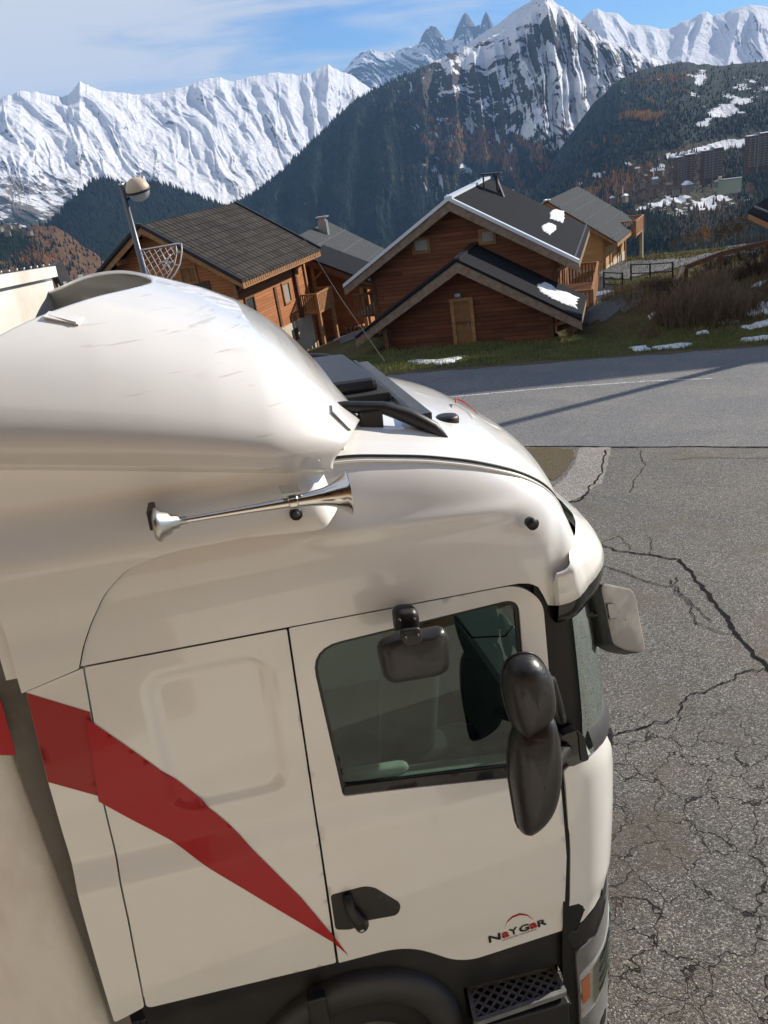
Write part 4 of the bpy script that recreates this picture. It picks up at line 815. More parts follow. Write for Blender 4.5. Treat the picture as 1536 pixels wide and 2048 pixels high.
# ------------------------------------------------------------------ the lorry
def paint(name, c, dirt=0.12, scr=False):
    M = Mat(name, c, 0.33, coat=1.0); n = M.noise(1.6, 5, 0.6); n2 = M.noise(9, 5, 0.7, vec=M.map((1, 1, 0.35)))
    col = M.mix(M.ramp(n, 0.45, 0.75, 0, dirt*1.6), c, tuple(a*b for a, b in zip(c, (0.80, 0.76, 0.70))))
    col = M.mix(M.ramp(n2, 0.60, 0.78, 0, dirt*1.2), col, tuple(a*0.72 for a in c))
    if scr:                                      # fine scuffs left by branches
        for k, (rz, sc) in enumerate(((0.25, 1.0), (-0.2, 1.6))):
            v = M.map((0.9, 0.9, 16), (0.0, rz, 0.0)); w_ = M.noise(2.3*sc, 3, 0.5, 0.4, vec=v); m = M.math('MULTIPLY', M.ramp(w_, 0.63, 0.65), M.ramp(M.noise(1.4+k, 3, 0.6), 0.50, 0.62))
            col = M.mix(M.math('MULTIPLY', m, 0.35), col, (0.34, 0.26, 0.2))
    M.to('Base Color', col); M.set('Coat Roughness', 0.04); M.to('Roughness', M.ramp(n2, 0.3, 0.8, 0.28, 0.42)); return M.m
P_white = paint('white_paint', (0.84, 0.845, 0.825)); P_fair = paint('white_gelcoat', (0.75, 0.74, 0.71), 0.16, True)
def plast(name, c, r=0.5, bump=0.25):
    M = Mat(name, c, r, spec=0.45); n = M.noise(6, 5, 0.65); M.to('Base Color', M.mix(M.ramp(n, 0.45, 0.75, 0, 0.5), c, tuple(a*1.7+0.004 for a in c))); M.to('Roughness', M.ramp(n, .3, .8, r-.06, r+.14))
    if bump: M.to('Normal', M.bump(M.noise(220, 2, .5), bump, 0.0008))
    return M.m
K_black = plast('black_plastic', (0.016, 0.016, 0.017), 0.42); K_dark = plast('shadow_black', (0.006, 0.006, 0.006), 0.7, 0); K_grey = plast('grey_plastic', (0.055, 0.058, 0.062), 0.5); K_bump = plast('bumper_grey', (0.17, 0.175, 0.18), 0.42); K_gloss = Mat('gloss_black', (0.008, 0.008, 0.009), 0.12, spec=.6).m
_mm = Mat('mirror_shell', (0.022, 0.022, 0.023), 0.36, spec=.5); _w = _mm.noise(7, 4, .6, 1.2, vec=_mm.map((1, 1, 3.0))); _sc = _mm.noise(38, 3, .7, 2.5, vec=_mm.map((.6, 1, 2.4)))
_mm.to('Base Color', _mm.mix(_mm.ramp(_sc, .60, .68, 0, .35), (0.022, 0.022, 0.023), (0.10, 0.10, 0.10))); _mm.to('Roughness', _mm.ramp(_sc, .4, .7, .30, .48)); _mm.to('Normal', _mm.bump(_w, .25, .01)); K_mirror = _mm.m
K_sun = plast('sunlit_tone_plastic', (0.30, 0.285, 0.265), 0.5, 0.1)  # paler grey paints in the sunlit look of the front mirror parts
C_chrome = Mat('polished_metal', (0.62, 0.62, 0.62), 0.14, metal=1.0).m; C_alu = Mat('dull_metal', (0.52, 0.52, 0.50), 0.34, metal=1.0).m
P_red = Mat('red_film', (0.42, 0.010, 0.016), 0.38, coat=0.18, spec=.3).m; P_red2 = Mat('faded_red_film', (0.36, 0.028, 0.028), 0.45, coat=0.1, spec=.3).m; P_ink = Mat('black_film', (0.012, 0.012, 0.015), 0.35).m
def glassm(name, tint, refl=1.0):
    m = bpy.data.materials.new(name); m.use_nodes = True; t = m.node_tree
    for n in list(t.nodes): t.nodes.remove(n)
    o = t.nodes.new('ShaderNodeOutputMaterial'); mixn = t.nodes.new('ShaderNodeMixShader'); tr = t.nodes.new('ShaderNodeBsdfTransparent'); gl = t.nodes.new('ShaderNodeBsdfGlossy'); fr = t.nodes.new('ShaderNodeFresnel')
    fr.inputs[0].default_value = 1.55; tr.inputs[0].default_value = (*tint, 1); gl.inputs['Roughness'].default_value = 0.0; gl.inputs['Color'].default_value = (.84, .97, .91, 1); mt = t.nodes.new('ShaderNodeMath'); mt.operation = 'MULTIPLY'; mt.inputs[1].default_value = 1.1*refl
    t.links.new(fr.outputs[0], mt.inputs[0]); t.links.new(mt.outputs[0], mixn.inputs[0]); t.links.new(tr.outputs[0], mixn.inputs[1]); t.links.new(gl.outputs[0], mixn.inputs[2]); t.links.new(mixn.outputs[0], o.inputs[0]); return m
G_tint = glassm('green_tinted_glass', (0.46, 0.60, 0.55)); G_clear = glassm('clear_lens', (0.85, 0.85, 0.82))

truck = empty('truck', (0, 0, 0), 'white cab-over lorry tractor with a red stripe, tall roof fairing and chrome trumpet horn', 'truck', rot=TM); truck.matrix_world = TM
# plan outline of the near side and front corner
_pl = np.array([(1.27, 0), (1.35, .008), (1.42, .032), (1.49, .078), (1.55, .145), (1.60, .235), (1.635, .34), (1.66, .5), (1.68, .75), (1.69, 1.0), (1.695, 1.22)])
_sl = np.concatenate([[0], np.cumsum(np.linalg.norm(np.diff(_pl, axis=0), axis=1))])+1.27
def SIDE(s, z, o=0.):
    if s <= 1.27: x, y, nx, ny = s, 0., 0., -1.
    else:
        x, y = np.interp(s, _sl, _pl[:, 0]), np.interp(s, _sl, _pl[:, 1]); e = .02
        dx = np.interp(s+e, _sl, _pl[:, 0])-np.interp(s-e, _sl, _pl[:, 0]); dy = np.interp(s+e, _sl, _pl[:, 1])-np.interp(s-e, _sl, _pl[:, 1]); q = math.hypot(dx, dy)+1e-9; nx, ny = dy/q, -dx/q
    if z > 1.95: x -= 0.13*((z-1.95)/.95)**1.3*float(sstep(1.24, 1.5, s))
    o += 0.030*float(sstep(2.03, 1.84, z)) + 0.012*math.sin(math.pi*min(1, max(0, (z-1.1)/.9)))
    if z > 2.03: o += 0.006*float(sstep(2.05, 2.2, z))
    if z < 1.15: o -= 0.018*float(sstep(1.15, 1.0, z))
    # the embossed rear side panel
    cx_, cz_, hx, hz_, r = -.232, 2.475, .24, .33, .09
    if -.6 < s < .1 and 1.9 < z < 3.0:
        sx = s+0.03*(2.8-z)*0
        qx, qz = max(abs(sx-cx_)-hx+r, 0), max(abs(z-cz_)-hz_+r, 0); d = math.hypot(qx, qz)-r
        o -= 0.022*float(sstep(.010, -.030, d))
    return (x+nx*o, y+ny*o, z)
def round_poly(P, r, n=6):
    out = []
    for i in range(len(P)):
        a, b, c = np.array(P[i-1], float), np.array(P[i], float), np.array(P[(i+1) % len(P)], float); rr = r[i] if isinstance(r, (list, tuple)) else r
        u, v = a-b, c-b; lu, lv = np.linalg.norm(u), np.linalg.norm(v); k = min(rr, lu*.48, lv*.48)
        if k < 1e-4: out.append(tuple(b)); continue
        p, q = b+u/lu*k, b+v/lv*k
        for j in range(n+1): t = j/n; out.append(tuple((1-t)**2*p+2*t*(1-t)*b+t*t*q))
    return out
def dens(P, st):
    out = []
    for i in range(len(P)):
        a, b = np.array(P[i]), np.array(P[(i+1) % len(P)]); m = max(1, int(np.linalg.norm(b-a)/st)); out += [tuple(a+(b-a)*k/m) for k in range(m)]
    return out
def inpoly(P, X, Y):
    r = np.zeros(X.shape, bool); j = len(P)-1
    for i in range(len(P)):
        xi, yi = P[i]; xj, yj = P[j]
        if yi != yj: r ^= ((yi > Y) != (yj > Y)) & (X < (xj-xi)*(Y-yi)/(yj-yi)+xi)
        j = i
    return r
def panel(name, poly, mat, parent=None, holes=(), off=0., st=.035, thick=.018, fn=SIDE, label=None, flange=True):
    parent = truck if parent is None else parent
    loops = [dens(poly, st)]+[dens(h, st) for h in holes]; V2 = []; E = []
    for lp in loops:
        k = len(V2); V2 += lp; E += [(k+i, k+(i+1) % len(lp)) for i in range(len(lp))]
    nb = len(V2); A = np.array(poly); xs = np.arange(A[:, 0].min(), A[:, 0].max(), st); ys = np.arange(A[:, 1].min(), A[:, 1].max(), st); X, Y = np.meshgrid(xs, ys); X = X.ravel(); Y = Y.ravel()
    ok = inpoly(poly, X, Y)
    for h in holes: ok &= ~inpoly(h, X, Y)
    X, Y = X[ok], Y[ok]
    if len(X):
        B = np.array(V2); d = np.min((X[:, None]-B[None, :, 0])**2+(Y[:, None]-B[None, :, 1])**2, 1); ok = d > (st*.45)**2; X, Y = X[ok], Y[ok]
    V2 += list(zip(X.tolist(), Y.tolist()))
    r = geometry.delaunay_2d_cdt([Vector((float(a), float(b))) for a, b in V2], E, [], 0, 1e-6)
    vo, fo = r[0], r[2]; Fc = []
    cen = np.array([[sum(vo[i].x for i in f)/len(f), sum(vo[i].y for i in f)/len(f)] for f in fo]); ok = inpoly(poly, cen[:, 0], cen[:, 1])
    for h in holes: ok &= ~inpoly(h, cen[:, 0], cen[:, 1])
    V = [fn(v.x, v.y, off) for v in vo]
    for f, k in zip(fo, ok):
        if k: Fc.append(tuple(f))
    # faces should look towards -y
    nf = len(Fc)
    if flange:
        for lp in loops:
            k = len(V)
            for p in lp: V.append(fn(p[0], p[1], off)); V.append(fn(p[0], p[1], off-thick))
            m = len(lp); Fc += [(k+2*i, k+2*((i+1) % m), k+2*((i+1) % m)+1, k+2*i+1) for i in range(m)]
    return mesh_np(name, V, Fc, mat, parent, smooth=True) if label is None else tag(mesh_np(name, V, Fc, mat, parent, smooth=True), label)
def tl(pts, y=0.): return [tuple(ty(p[0], p[1], y)[[0, 2]]) for p in pts]
# --- dark inner shell behind every gap
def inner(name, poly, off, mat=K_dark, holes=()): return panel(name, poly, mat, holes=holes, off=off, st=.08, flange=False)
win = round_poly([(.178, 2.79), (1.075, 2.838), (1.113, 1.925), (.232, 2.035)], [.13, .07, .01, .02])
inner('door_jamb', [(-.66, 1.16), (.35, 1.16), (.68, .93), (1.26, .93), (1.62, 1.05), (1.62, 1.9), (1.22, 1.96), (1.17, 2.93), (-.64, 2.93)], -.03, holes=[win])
# --- rear side panel, door, front corner
panel('side_panel', round_poly([(-.672, 2.895), (.100, 2.895), (.098, 2.0), (.092, 1.135), (-.772, 1.168), (-.742, 1.7), (-.727, 2.286), (-.69, 2.62)], [.01, .01, 0, .01, .03, 0, 0, 0]), P_white, st=.022)
door_p = round_poly([(.109, 2.898), (1.08, 2.90), (1.185, 2.80), (1.231, 1.965), (1.258, 1.425), (1.243, .925), (.76, .895), (.66, .93), (.42, 1.125), (.104, 1.128)], [.01, .11, .06, .05, 0, .01, .06, .08, .12, .01])
door = panel('door', door_p, P_white, holes=[win], thick=.03)
panel('window_gasket', round_poly([(.165, 2.805), (1.088, 2.853), (1.128, 1.91), (.222, 2.018)], [.14, .08, .01, .02]), K_black, door, holes=[round_poly([(.192, 2.775), (1.058, 2.822), (1.09, 1.985), (.245, 2.085)], [.12, .06, .01, .02])], off=-.010, thick=.012)
panel('window_glass', win, G_tint, door, off=-.018, flange=False)
panel('door_crease_trim', [(.245, 2.082), (1.10, 1.975), (1.108, 1.93), (.236, 2.04)], K_black, door, off=-.004, thick=.01)
hp = round_poly([(.112, 1.555), (.27, 1.556), (.315, 1.535), (.43, 1.40), (.41, 1.335), (.25, 1.352), (.19, 1.318), (.112, 1.345)], [.02, .02, .03, .03, .03, .03, .03, .02])
hd = panel('handle_recess', hp, K_black, door, off=.002, thick=.02)
tube('pull_handle', [(.185, -.060, 1.545), (.19, -.070, 1.47), (.215, -.070, 1.40), (.235, -.055, 1.345)], [.020, .024, .032, .034], K_black, door, k=12)
tube('key_lock', [(.228, -.088, 1.352), (.228, -.094, 1.352)], .011, C_alu, door, k=12)
panel('corner_panel', round_poly([(1.258, 1.925), (1.33, 1.935), (1.70, 1.945), (2.3, 1.95), (2.3, 1.10), (1.62, 1.05), (1.40, .965), (1.272, .90), (1.274, 1.45)], [.03, 0, 0, 0, 0, 0, 0, .01, 0]), P_white, off=.002)
panel('number_trim', [(1.72, 1.60), (1.95, 1.66), (1.95, 1.52), (1.73, 1.50)], P_red, off=.006, thick=.003)
# lower black trim, bumper, headlight
WC = (.17, .12, .20); AC = (.148, .44)
arc = [(AC[0]+.50*math.cos(a), AC[1]+.50*math.sin(a)) for a in np.linspace(0, math.pi, 24)]
panel('sill_trim', [(-.80, 1.165), (.095, 1.130), (.42, 1.12), (.66, .925), (.76, .888), (1.262, .92), (1.30, .88), (1.30, .2), (arc[0][0]+.02, .2)]+arc+[(-.80, .2)], K_black, off=-.035, thick=.03, holes=[tl([(925, 1972), (1112, 1925), (1142, 1985), (1142, 2046), (945, 2075)], .035)])
panel('corner_trim', round_poly([(1.262, .89), (1.40, .955), (1.62, 1.04), (2.3, 1.09), (2.3, .98), (1.55, .93), (1.43, .80), (1.30, .775)], .02), K_black, off=.004)
panel('bumper', round_poly([(1.31, .765), (1.44, .79), (1.56, .92), (2.3, .97), (2.3, -.1), (1.6, -.12), (1.36, -.05), (1.33, .2)], .03), K_bump, off=.012)
hl = panel('headlight', round_poly([(1.325, .60), (1.60, .72), (1.95, .74), (1.95, .45), (1.60, .37), (1.335, .27)], .02), plast('lamp_housing', (.42, .42, .40), .3, 0), off=.016, thick=.02)
panel('indicator_lens', round_poly([(1.336, .55), (1.385, .575), (1.388, .40), (1.342, .375)], .01), Mat('amber_lens', (0.55, 0.16, 0.05), 0.15, coat=.5).m, hl, off=.020, thick=.005)
panel('lamp_lens', round_poly([(1.412, .60), (1.60, .69), (1.93, .71), (1.93, .48), (1.60, .40), (1.412, .33)], .015), G_clear, hl, off=.026, thick=.01)
for k in range(4): panel('reflector_rib', [(1.46, .60-.07*k), (1.60, .665-.07*k), (1.60, .645-.07*k), (1.46, .58-.07*k)], K_grey, hl, off=.022, thick=.004)
panel('side_reflector', round_poly([(1.66, .34), (1.80, .37), (1.80, .28), (1.66, .25)], .02), K_dark, off=.02, thick=.01)
panel('fog_recess', round_poly([(1.48, .12), (1.56, .14), (1.56, .05), (1.49, .04)], .03), K_dark, off=.016, thick=.003)
# wheel arch and wheel
def arch(name, r0, r1, y0, y1, mat, a0=-.1, a1=math.pi+.1, n=40, yb=None):
    prof = [(r0, y1), (r0, y0+.02), (r0+.015, y0), (r1-.03, y0), (r1, y0+.035), (r1, y1)]; P = np.array([[(AC[0]+r*math.cos(a), y, AC[1]+r*math.sin(a)) for a in np.linspace(a0, a1, n)] for r, y in prof]); return grid_mesh(name, P, mat, truck)
arch('wheel_arch', .385, .548, -.040, .45, plast('arch_plastic', (.032, .033, .035), .5), a0=-.5, a1=math.pi+.5)
boxes('arch_bracket', [(-.07, .02, -.070, -.02, .74, .985)], K_black, truck, bev=.008)
wh_ = empty('wheel', (WC[0], WC[1], WC[2]), None, None); wh_.parent = truck
def lathe(name, prof, mat, parent, M4=None, k=48, loc=None):   # prof (axial, radius) about local y
    P = np.array([[(r*math.cos(a), h, r*math.sin(a)) for a in np.linspace(0, 2*math.pi, k+1)] for h, r in prof])
    if M4 is not None: P = P@np.array(M4.to_3x3()).T+np.array(M4.translation)
    return grid_mesh(name, P, mat, parent, flip=True)
lathe('tyre', [(.0, .30), (-.02, .33), (-.04, .38), (-.035, .45), (.0, .50), (.04, .51), (.12, .512), (.26, .51), (.30, .48)], plast('rubber', (0.02, 0.02, 0.02), .75), wh_)
lathe('rim', [(.10, .02), (.06, .05), (.05, .12), (.12, .16), (.14, .24), (.03, .285), (.0, .305), (.01, .295)], plast('dull_rim', (.12, .12, .12), .5, 0), wh_)
# steps
S0, S1, S2, S3 = [tz(*p, .59) for p in ((937, 1976), (1105, 1934), (1130, 1985), (952, 2046))]
stp = empty('step', (0, 0, 0), None, None); stp.parent = truck
boxes('step_well', [(.70, 1.27, .12, .4, .0, .95)], K_dark, stp); 
def q3(u, v, z=0.): p = (S0*(1-u)+S1*u)*(1-v)+(S3*(1-u)+S2*u)*v; return (p[0], p[1], p[2]+z)
L = []
for i in range(-3, 9):
    a, b = i/8*1.0, i/8+.42
    u0, v0, u1, v1 = a, 0., b, 1.
    if u0 < 0: v0 = -u0/(u1-u0); u0 = 0
    if u1 > 1: v1 = v0+(1-u0)/(b-a)*1.0 if a >= 0 else 1; u1 = 1
    if v1 > 1: v1 = 1
    if v0 < v1: L.append((q3(u0, v0), q3(u1, v1), .007, .016)); L.append((q3(1-u0, v0), q3(1-u1, v1), .007, .016))
bars('step_grid', L, K_bump, stp); boxes('step_tread_base', [(min(S0[0], S3[0])-.01, S1[0]+.02, S3[1]-.01, S0[1]+.02, .50, .545)], K_dark, stp)
bars('step_rim', [(q3(0, 0, .002), q3(1, 0, .002), .02), (q3(0, 0), q3(0, 1), .02), (q3(1, 0), q3(1, 1), .02), (q3(0, 1, .003), q3(1, 1, .003), .024, .03)], K_bump, stp)
boxes('step_front', [(S3[0]-.01, S2[0]+.01, S3[1]-.012, S3[1]+.05, .1, .56)], K_black, stp, bev=.01)
# --- side extender and collar behind / above the side
panel('side_extender', round_poly([(-.898, 2.835), (-.680, 2.890), (-.698, 2.62), (-.735, 2.286), (-.751, 1.7), (-.781, 1.172), (-.921, 1.123), (-.916, 1.8), (-.912, 2.434)], [.005, .005, 0, 0, 0, .015, .02, 0, 0]), P_white, off=-.006)
seam_x = np.array([-.95, -.6, .45, .76, .97, 1.163, 1.296, 1.36, 1.40, 1.425]); seam_z = np.array([3.50, 3.515, 3.516, 3.465, 3.409, 3.334, 3.246, 3.165, 3.07, 2.95]); seam_y = np.array([.15, .15, .15, .15, .155, .17, .20, .225, .25, .28])
sp = np.concatenate([[0], np.cumsum(np.hypot(np.diff(seam_x), np.diff(seam_z)))]); sp /= sp[-1]
def seam(u): return np.array([np.interp(u, sp, seam_x), np.interp(u, sp, seam_y), np.interp(u, sp, seam_z)])
_us = np.linspace(0, 1, 110); SM = np.array([seam(u) for u in _us])
for _ in range(10): SM[1:-1] = (SM[:-2]+2*SM[1:-1]+SM[2:])/4
lowx = np.interp(_us, [0, .16, .62, .80, .93, 1], [-.95, -.6, .60, 1.02, 1.32, 1.60])
def lowpt(x): z = np.interp(x, [-1, 1.075, 1.13, 1.175, 1.20, 1.35, 1.7], [2.903, 2.906, 2.895, 2.865, 2.78, 2.74, 2.74]); return np.array(SIDE(x, z, 0.002))
P = []
for v in np.linspace(0, 1, 44):
    row = []
    for i in range(110):
        a, b = lowpt(lowx[i]), SM[i]; c = np.array([a[0]*.35+b[0]*.65+.04*float(sstep(.9, 1.3, a[0])), a[1]*.9+b[1]*.1-.012, a[2]*.22+b[2]*.78])
        q = (1-v)**2*a+2*v*(1-v)*c+v*v*b
        zc_ = 3.255-.04*(q[0]-.3); q[1] -= .012*math.exp(-((q[2]-zc_)/.035)**2)*float(sstep(.1, .4, q[0])*sstep(1.25, 1.0, q[0]))
        row.append(q)
    P.append(row)
UP = np.array(P); grid_mesh('upper_side_panel', UP, P_white, truck)
tube('roof_seam_seal', [tuple(p+np.array([0, -.001, .003])) for p in SM[30:]], .0065, K_black, truck, k=8)
tube('drip_rail', [tuple(p+np.array([0, -.022, -.012])) for p in SM[34:]], .006, P_white, truck, k=8)
# roof
T_ = np.linspace(0, 1, 70); P = []
for t in T_:
    g = 1-abs(2*t-1)**2.4; row = []
    for i in range(110):
        s_ = SM[i].copy(); u = _us[i]
        row.append((s_[0]+.12*g*u**2.5, s_[1]+(2.44-2*s_[1])*t, s_[2]+.075*g+.02*float(sstep(0, .06, t)*sstep(1, .94, t))))
    P.append(row)
RF = np.array(P)
# raised centre field of the roof
ty_ = RF[:, :, 1]; RF[:, :, 2] += .012*sstep(.30, .36, ty_)*sstep(2.14, 2.08, ty_)*sstep(1.30, 1.15, RF[:, :, 0])
grid_mesh('roof', RF, P_white, truck)
# far side so that the cab is closed
P = [[(p[0], 2.44-p[1]+0.0, p[2]) for p in SM], [(SIDE(x, 2.0)[0], 2.44-SIDE(x, 2.0)[1], 2.0) for x in lowx]]
grid_mesh('far_side_upper', np.array([[(a[0], a[1], a[2]) for a in P[0]], [(b[0], b[1], 2.85) for b in P[1]]]), P_white, truck)
grid_mesh('far_side_lower', np.array([[(b[0], b[1], 2.0) for b in P[1]], [(b[0], b[1], .8) for b in P[1]]]), P_white, truck)
boxes('rear_wall', [(-.80, -.76, .06, 2.4, .8, 3.5)], P_white, truck)
boxes('chassis', [(-4.5, 1.2, .7, 1.75, .25, .65)], K_dark, truck); boxes('cab_floor', [(-.7, 1.5, .06, 2.38, 1.0, 1.08)], K_dark, truck)
# front: windscreen, centre panel
ws = []
for z in np.linspace(1.93, 2.92, 14):
    ws.append([SIDE(s, z, -.004) for s in np.linspace(1.385, 2.9, 40)])
Wd = np.array(ws)
def mirrory(A): B = A.copy(); B[:, :, 1] = 2.44-B[:, :, 1]; return B[:, ::-1]
wsf = np.concatenate([Wd, mirrory(Wd)], 1); grid_mesh('windscreen', wsf, G_tint, truck)
ap = np.array([[SIDE(s, z, -.012) for s in np.linspace(1.15, 1.41, 10)] for z in np.linspace(1.90, 2.92, 14)]); grid_mesh('windscreen_pillar', ap, Mat('pillar_black', (0.006, 0.006, 0.006), 0.3, spec=.25).m, truck)
fp = np.array([[SIDE(s, z, -.0) for s in np.linspace(1.27, 2.9, 40)] for z in np.linspace(.0, 1.95, 6)]); fpf = np.concatenate([fp, mirrory(fp)], 1); grid_mesh('front_shell', fpf-np.array([.03, 0, 0]), K_dark, truck)
lf = np.array([[SIDE(s, z, o) for s in np.linspace(1.42, 2.9, 40)] for z, o in ((1.955, .012), (2.0, .02), (2.06, .0), (2.07, -.01))]); grid_mesh('wiper_panel', np.concatenate([lf, mirrory(lf)], 1), K_grey, truck)
# sun visor
vis = []
vs = np.linspace(1.235, 2.9, 64)
def vprof(s):
    g = float(sstep(1.20, 1.70, s)); o = .050+.046*g
    up = 2.925+.02*g; dn = .055*g; return [(o-.075*g-.02, up+.01+.075*g), (o-.035*g, up+.04*g), (o-.01, up-.01), (o, up-.07+dn*.6), (o+.004, up-.13+dn), (o-.03, up-.145+dn)]
V3 = np.array([[SIDE(s, z, o) for s in vs] for o, z in zip(*[iter([])]*2)]) if False else np.array([[SIDE(s, vprof(s)[k][1], vprof(s)[k][0]) for s in vs] for k in range(6)])
visor = grid_mesh('sun_visor', np.concatenate([V3, mirrory(V3)], 1)[::-1], P_white, truck)
cap = [tuple(V3[k, 0]) for k in range(6)]; mesh_np('visor_end', cap+[SIDE(1.235, 2.85, -.02)], [(6, i, i+1) for i in range(5)], P_white, visor, smooth=False)
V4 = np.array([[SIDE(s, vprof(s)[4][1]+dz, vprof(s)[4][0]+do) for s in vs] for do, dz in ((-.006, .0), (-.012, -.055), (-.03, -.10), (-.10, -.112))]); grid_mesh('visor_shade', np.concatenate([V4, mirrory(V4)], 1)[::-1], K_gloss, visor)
# --- collar under the fairing
def COLL(s, z, o=0.):
    y = .045*float(sstep(2.95, 3.25, z))+.075*float(sstep(3.30, 3.55, z))-.045*float(sstep(3.02, 3.22, z))*1
    y += .16*float(sstep(.28, .47, s+.30*(z-3.35)))
    return (s, y-.028-o, z)
coll = round_poly([(-.905, 2.848), (-.905, 3.2), (-.93, 3.80), (-.2, 3.72), (.44, 3.62), (.44, 3.47), (.39, 3.36), (.285, 3.292), (.0, 3.315), (-.30, 3.306), (-.44, 3.268), (-.535, 3.19), (-.61, 3.075), (-.655, 2.99), (-.688, 2.905)], [0, 0, 0, 0, .05, .05, .05, .04, 0, .08, .04, .04, .03, 0, 0])
panel('cab_collar', coll, P_white, fn=COLL, st=.03, thick=.02)
tube('collar_seam', [(a_, COLL(a_, b_)[1]+.012, b_) for a_, b_ in coll[15:]], .004, K_dark, truck, k=6)
tube('side_lamp', [(.198, -.035, 3.375), (.198, -.016, 3.375)], .024, K_black, truck, k=20); tube('side_lamp_ring', [(.198, -.040, 3.375), (.198, -.032, 3.375)], .013, K_grey, truck, k=16)
pq = ty(1058, 1043, .02); tube('side_lamp', [(pq[0], .02, pq[2]), (pq[0]+.003, -.018, pq[2])], [.022, .026], K_black, truck, k=20)
# --- roof fairing
def FR(th, u):
    # th 0..pi around the arch (near side to far side), u 0 rear .. 1 front
    cy = 1.22; c, s = math.cos(th), math.sin(th); n = 2/2.6
    g = 1-abs(c)**2.0
    xf = .43+.19*g; xr = -.98
    yn = abs((-(abs(c)**n)*(1 if c > 0 else -1))); 
    xn = -.24-.80*(abs(yn)**2.0)
    x0 = max(xr, xn) if s > .35 else xr
    x0 = xr+(max(xr, xn)-xr)*float(sstep(.42, .62, s)) if True else x0
    x = x0+(xf-x0)*u
    q = (x+.98)/(xf+.98)                                # 0 rear 1 front
    zc = np.interp(x-.16*g*0, [-1, -.8, -.6, -.42, -.25, -.02, .15, .27, .36, .44, .52, .59, .64], [4.36, 4.33, 4.29, 4.25, 4.20, 4.115, 4.03, 3.94, 3.86, 3.77, 3.67, 3.56, 3.46])
    zb = np.interp(x, [-1, -.79, .41, .6], [3.735, 3.705, 3.505, 3.47])
    W = 1.215-.10*float(sstep(.15, .62, x))*1.0
    y = cy-W*(1 if c > 0 else -1)*abs(c)**n; z = zb+(zc-zb)*abs(s)**n; z += .070*(y-1.22)/1.22*float(sstep(0, .25, z-zb)); x -= .07*abs(c)**30*u**4
    # belly: the flank bulges a little above the lip
    fl = math.exp(-((z-zb-.14)/.09)**2)*(1 if abs(c) > .5 else 0); y += -(.020*fl)*(1 if c > 0 else -1)
    return (x, y, z)
ths = np.concatenate([np.linspace(0, .5, 26)**1.0, np.linspace(.5, math.pi-.5, 90)[1:-1], math.pi-np.linspace(.5, 0, 26)]); us_ = np.linspace(0, 1, 90)
FA = np.array([[FR(t, u) for u in us_] for t in ths])
for _ in range(3): FA[1:-1] = (FA[:-2]+2*FA[1:-1]+FA[2:])/4
fair = grid_mesh('roof_fairing', FA, P_fair, truck)
sol = fair.modifiers.new('shell', 'SOLIDIFY'); sol.thickness = .018; sol.offset = -1
FB = np.array([[tuple(np.array(FA[0][j])+np.array(d)) for j in range(90)] for d in ((0, 0, 0), (0, .006, -.012), (0, .05, -.016), (0, .16, -.01))]); grid_mesh('fairing_lip', FB[::-1], P_fair, truck)
def fbox(pxs, y, t, name, mat): 
    p = [ty(a, b, y) for a, b in pxs]; V = [tuple(q) for q in p]+[tuple(q+np.array([0, t, -t*.3])) for q in p]; return mesh_np(name, V, [(3, 2, 1, 0), (0, 1, 5, 4), (1, 2, 6, 5), (2, 3, 7, 6), (3, 0, 4, 7)], mat, truck, smooth=False)
# inner tube, and a black box added for the dark hollow of the fairing
tube('fairing_brace', [(-.62, 1.9, 4.02), (-.1, 1.25, 4.12)], .045, K_black, truck, k=14); boxes('fairing_dark_block', [(-.46, -.20, 1.42, 1.98, 3.64, 4.07)], K_dark, truck); boxes('fairing_floor', [(-.9, .3, .2, 2.24, 3.6, 3.64)], K_dark, truck)
# marker recesses on the fairing
def onfair(px, py):
    best = None; r = rl(px, py); r = r/np.linalg.norm(r); Q = FA.reshape(-1, 3)-TO; t = Q@r; d = np.linalg.norm(Q-t[:, None]*r, axis=1); near = np.where(d < .03)[0]
    if len(near) == 0: near = np.array([int(np.argmin(d))])
    return Q[near[np.argmin(t[near])]]+TO, r
def decal(name, pxs, mat, lift=.006, tk=.004):
    P = []
    for a in pxs: q, r = onfair(*a); rr = rl(*a); rr /= np.linalg.norm(rr); t = (q-TO).dot(rr); P.append(TO+rr*(t-lift))
    V = [tuple(p) for p in P]+[tuple(p+np.array([0, .012, -.01])) for p in P]; k = len(P)
    return mesh_np(name, V, [tuple(range(k))]+[(i, k+i, k+(i+1) % k, (i+1) % k) for i in range(k)], mat, truck, smooth=False)
decal('marker_plate', [(86, 633), (98, 622), (166, 632), (156, 648)], P_fair, .014); decal('marker_plate', [(98, 630), (104, 624), (160, 634), (152, 644)], P_white, .018)
decal('marker_plate', [(663, 806), (668, 808), (702, 848), (702, 858), (697, 855), (665, 822)], P_fair, .012)
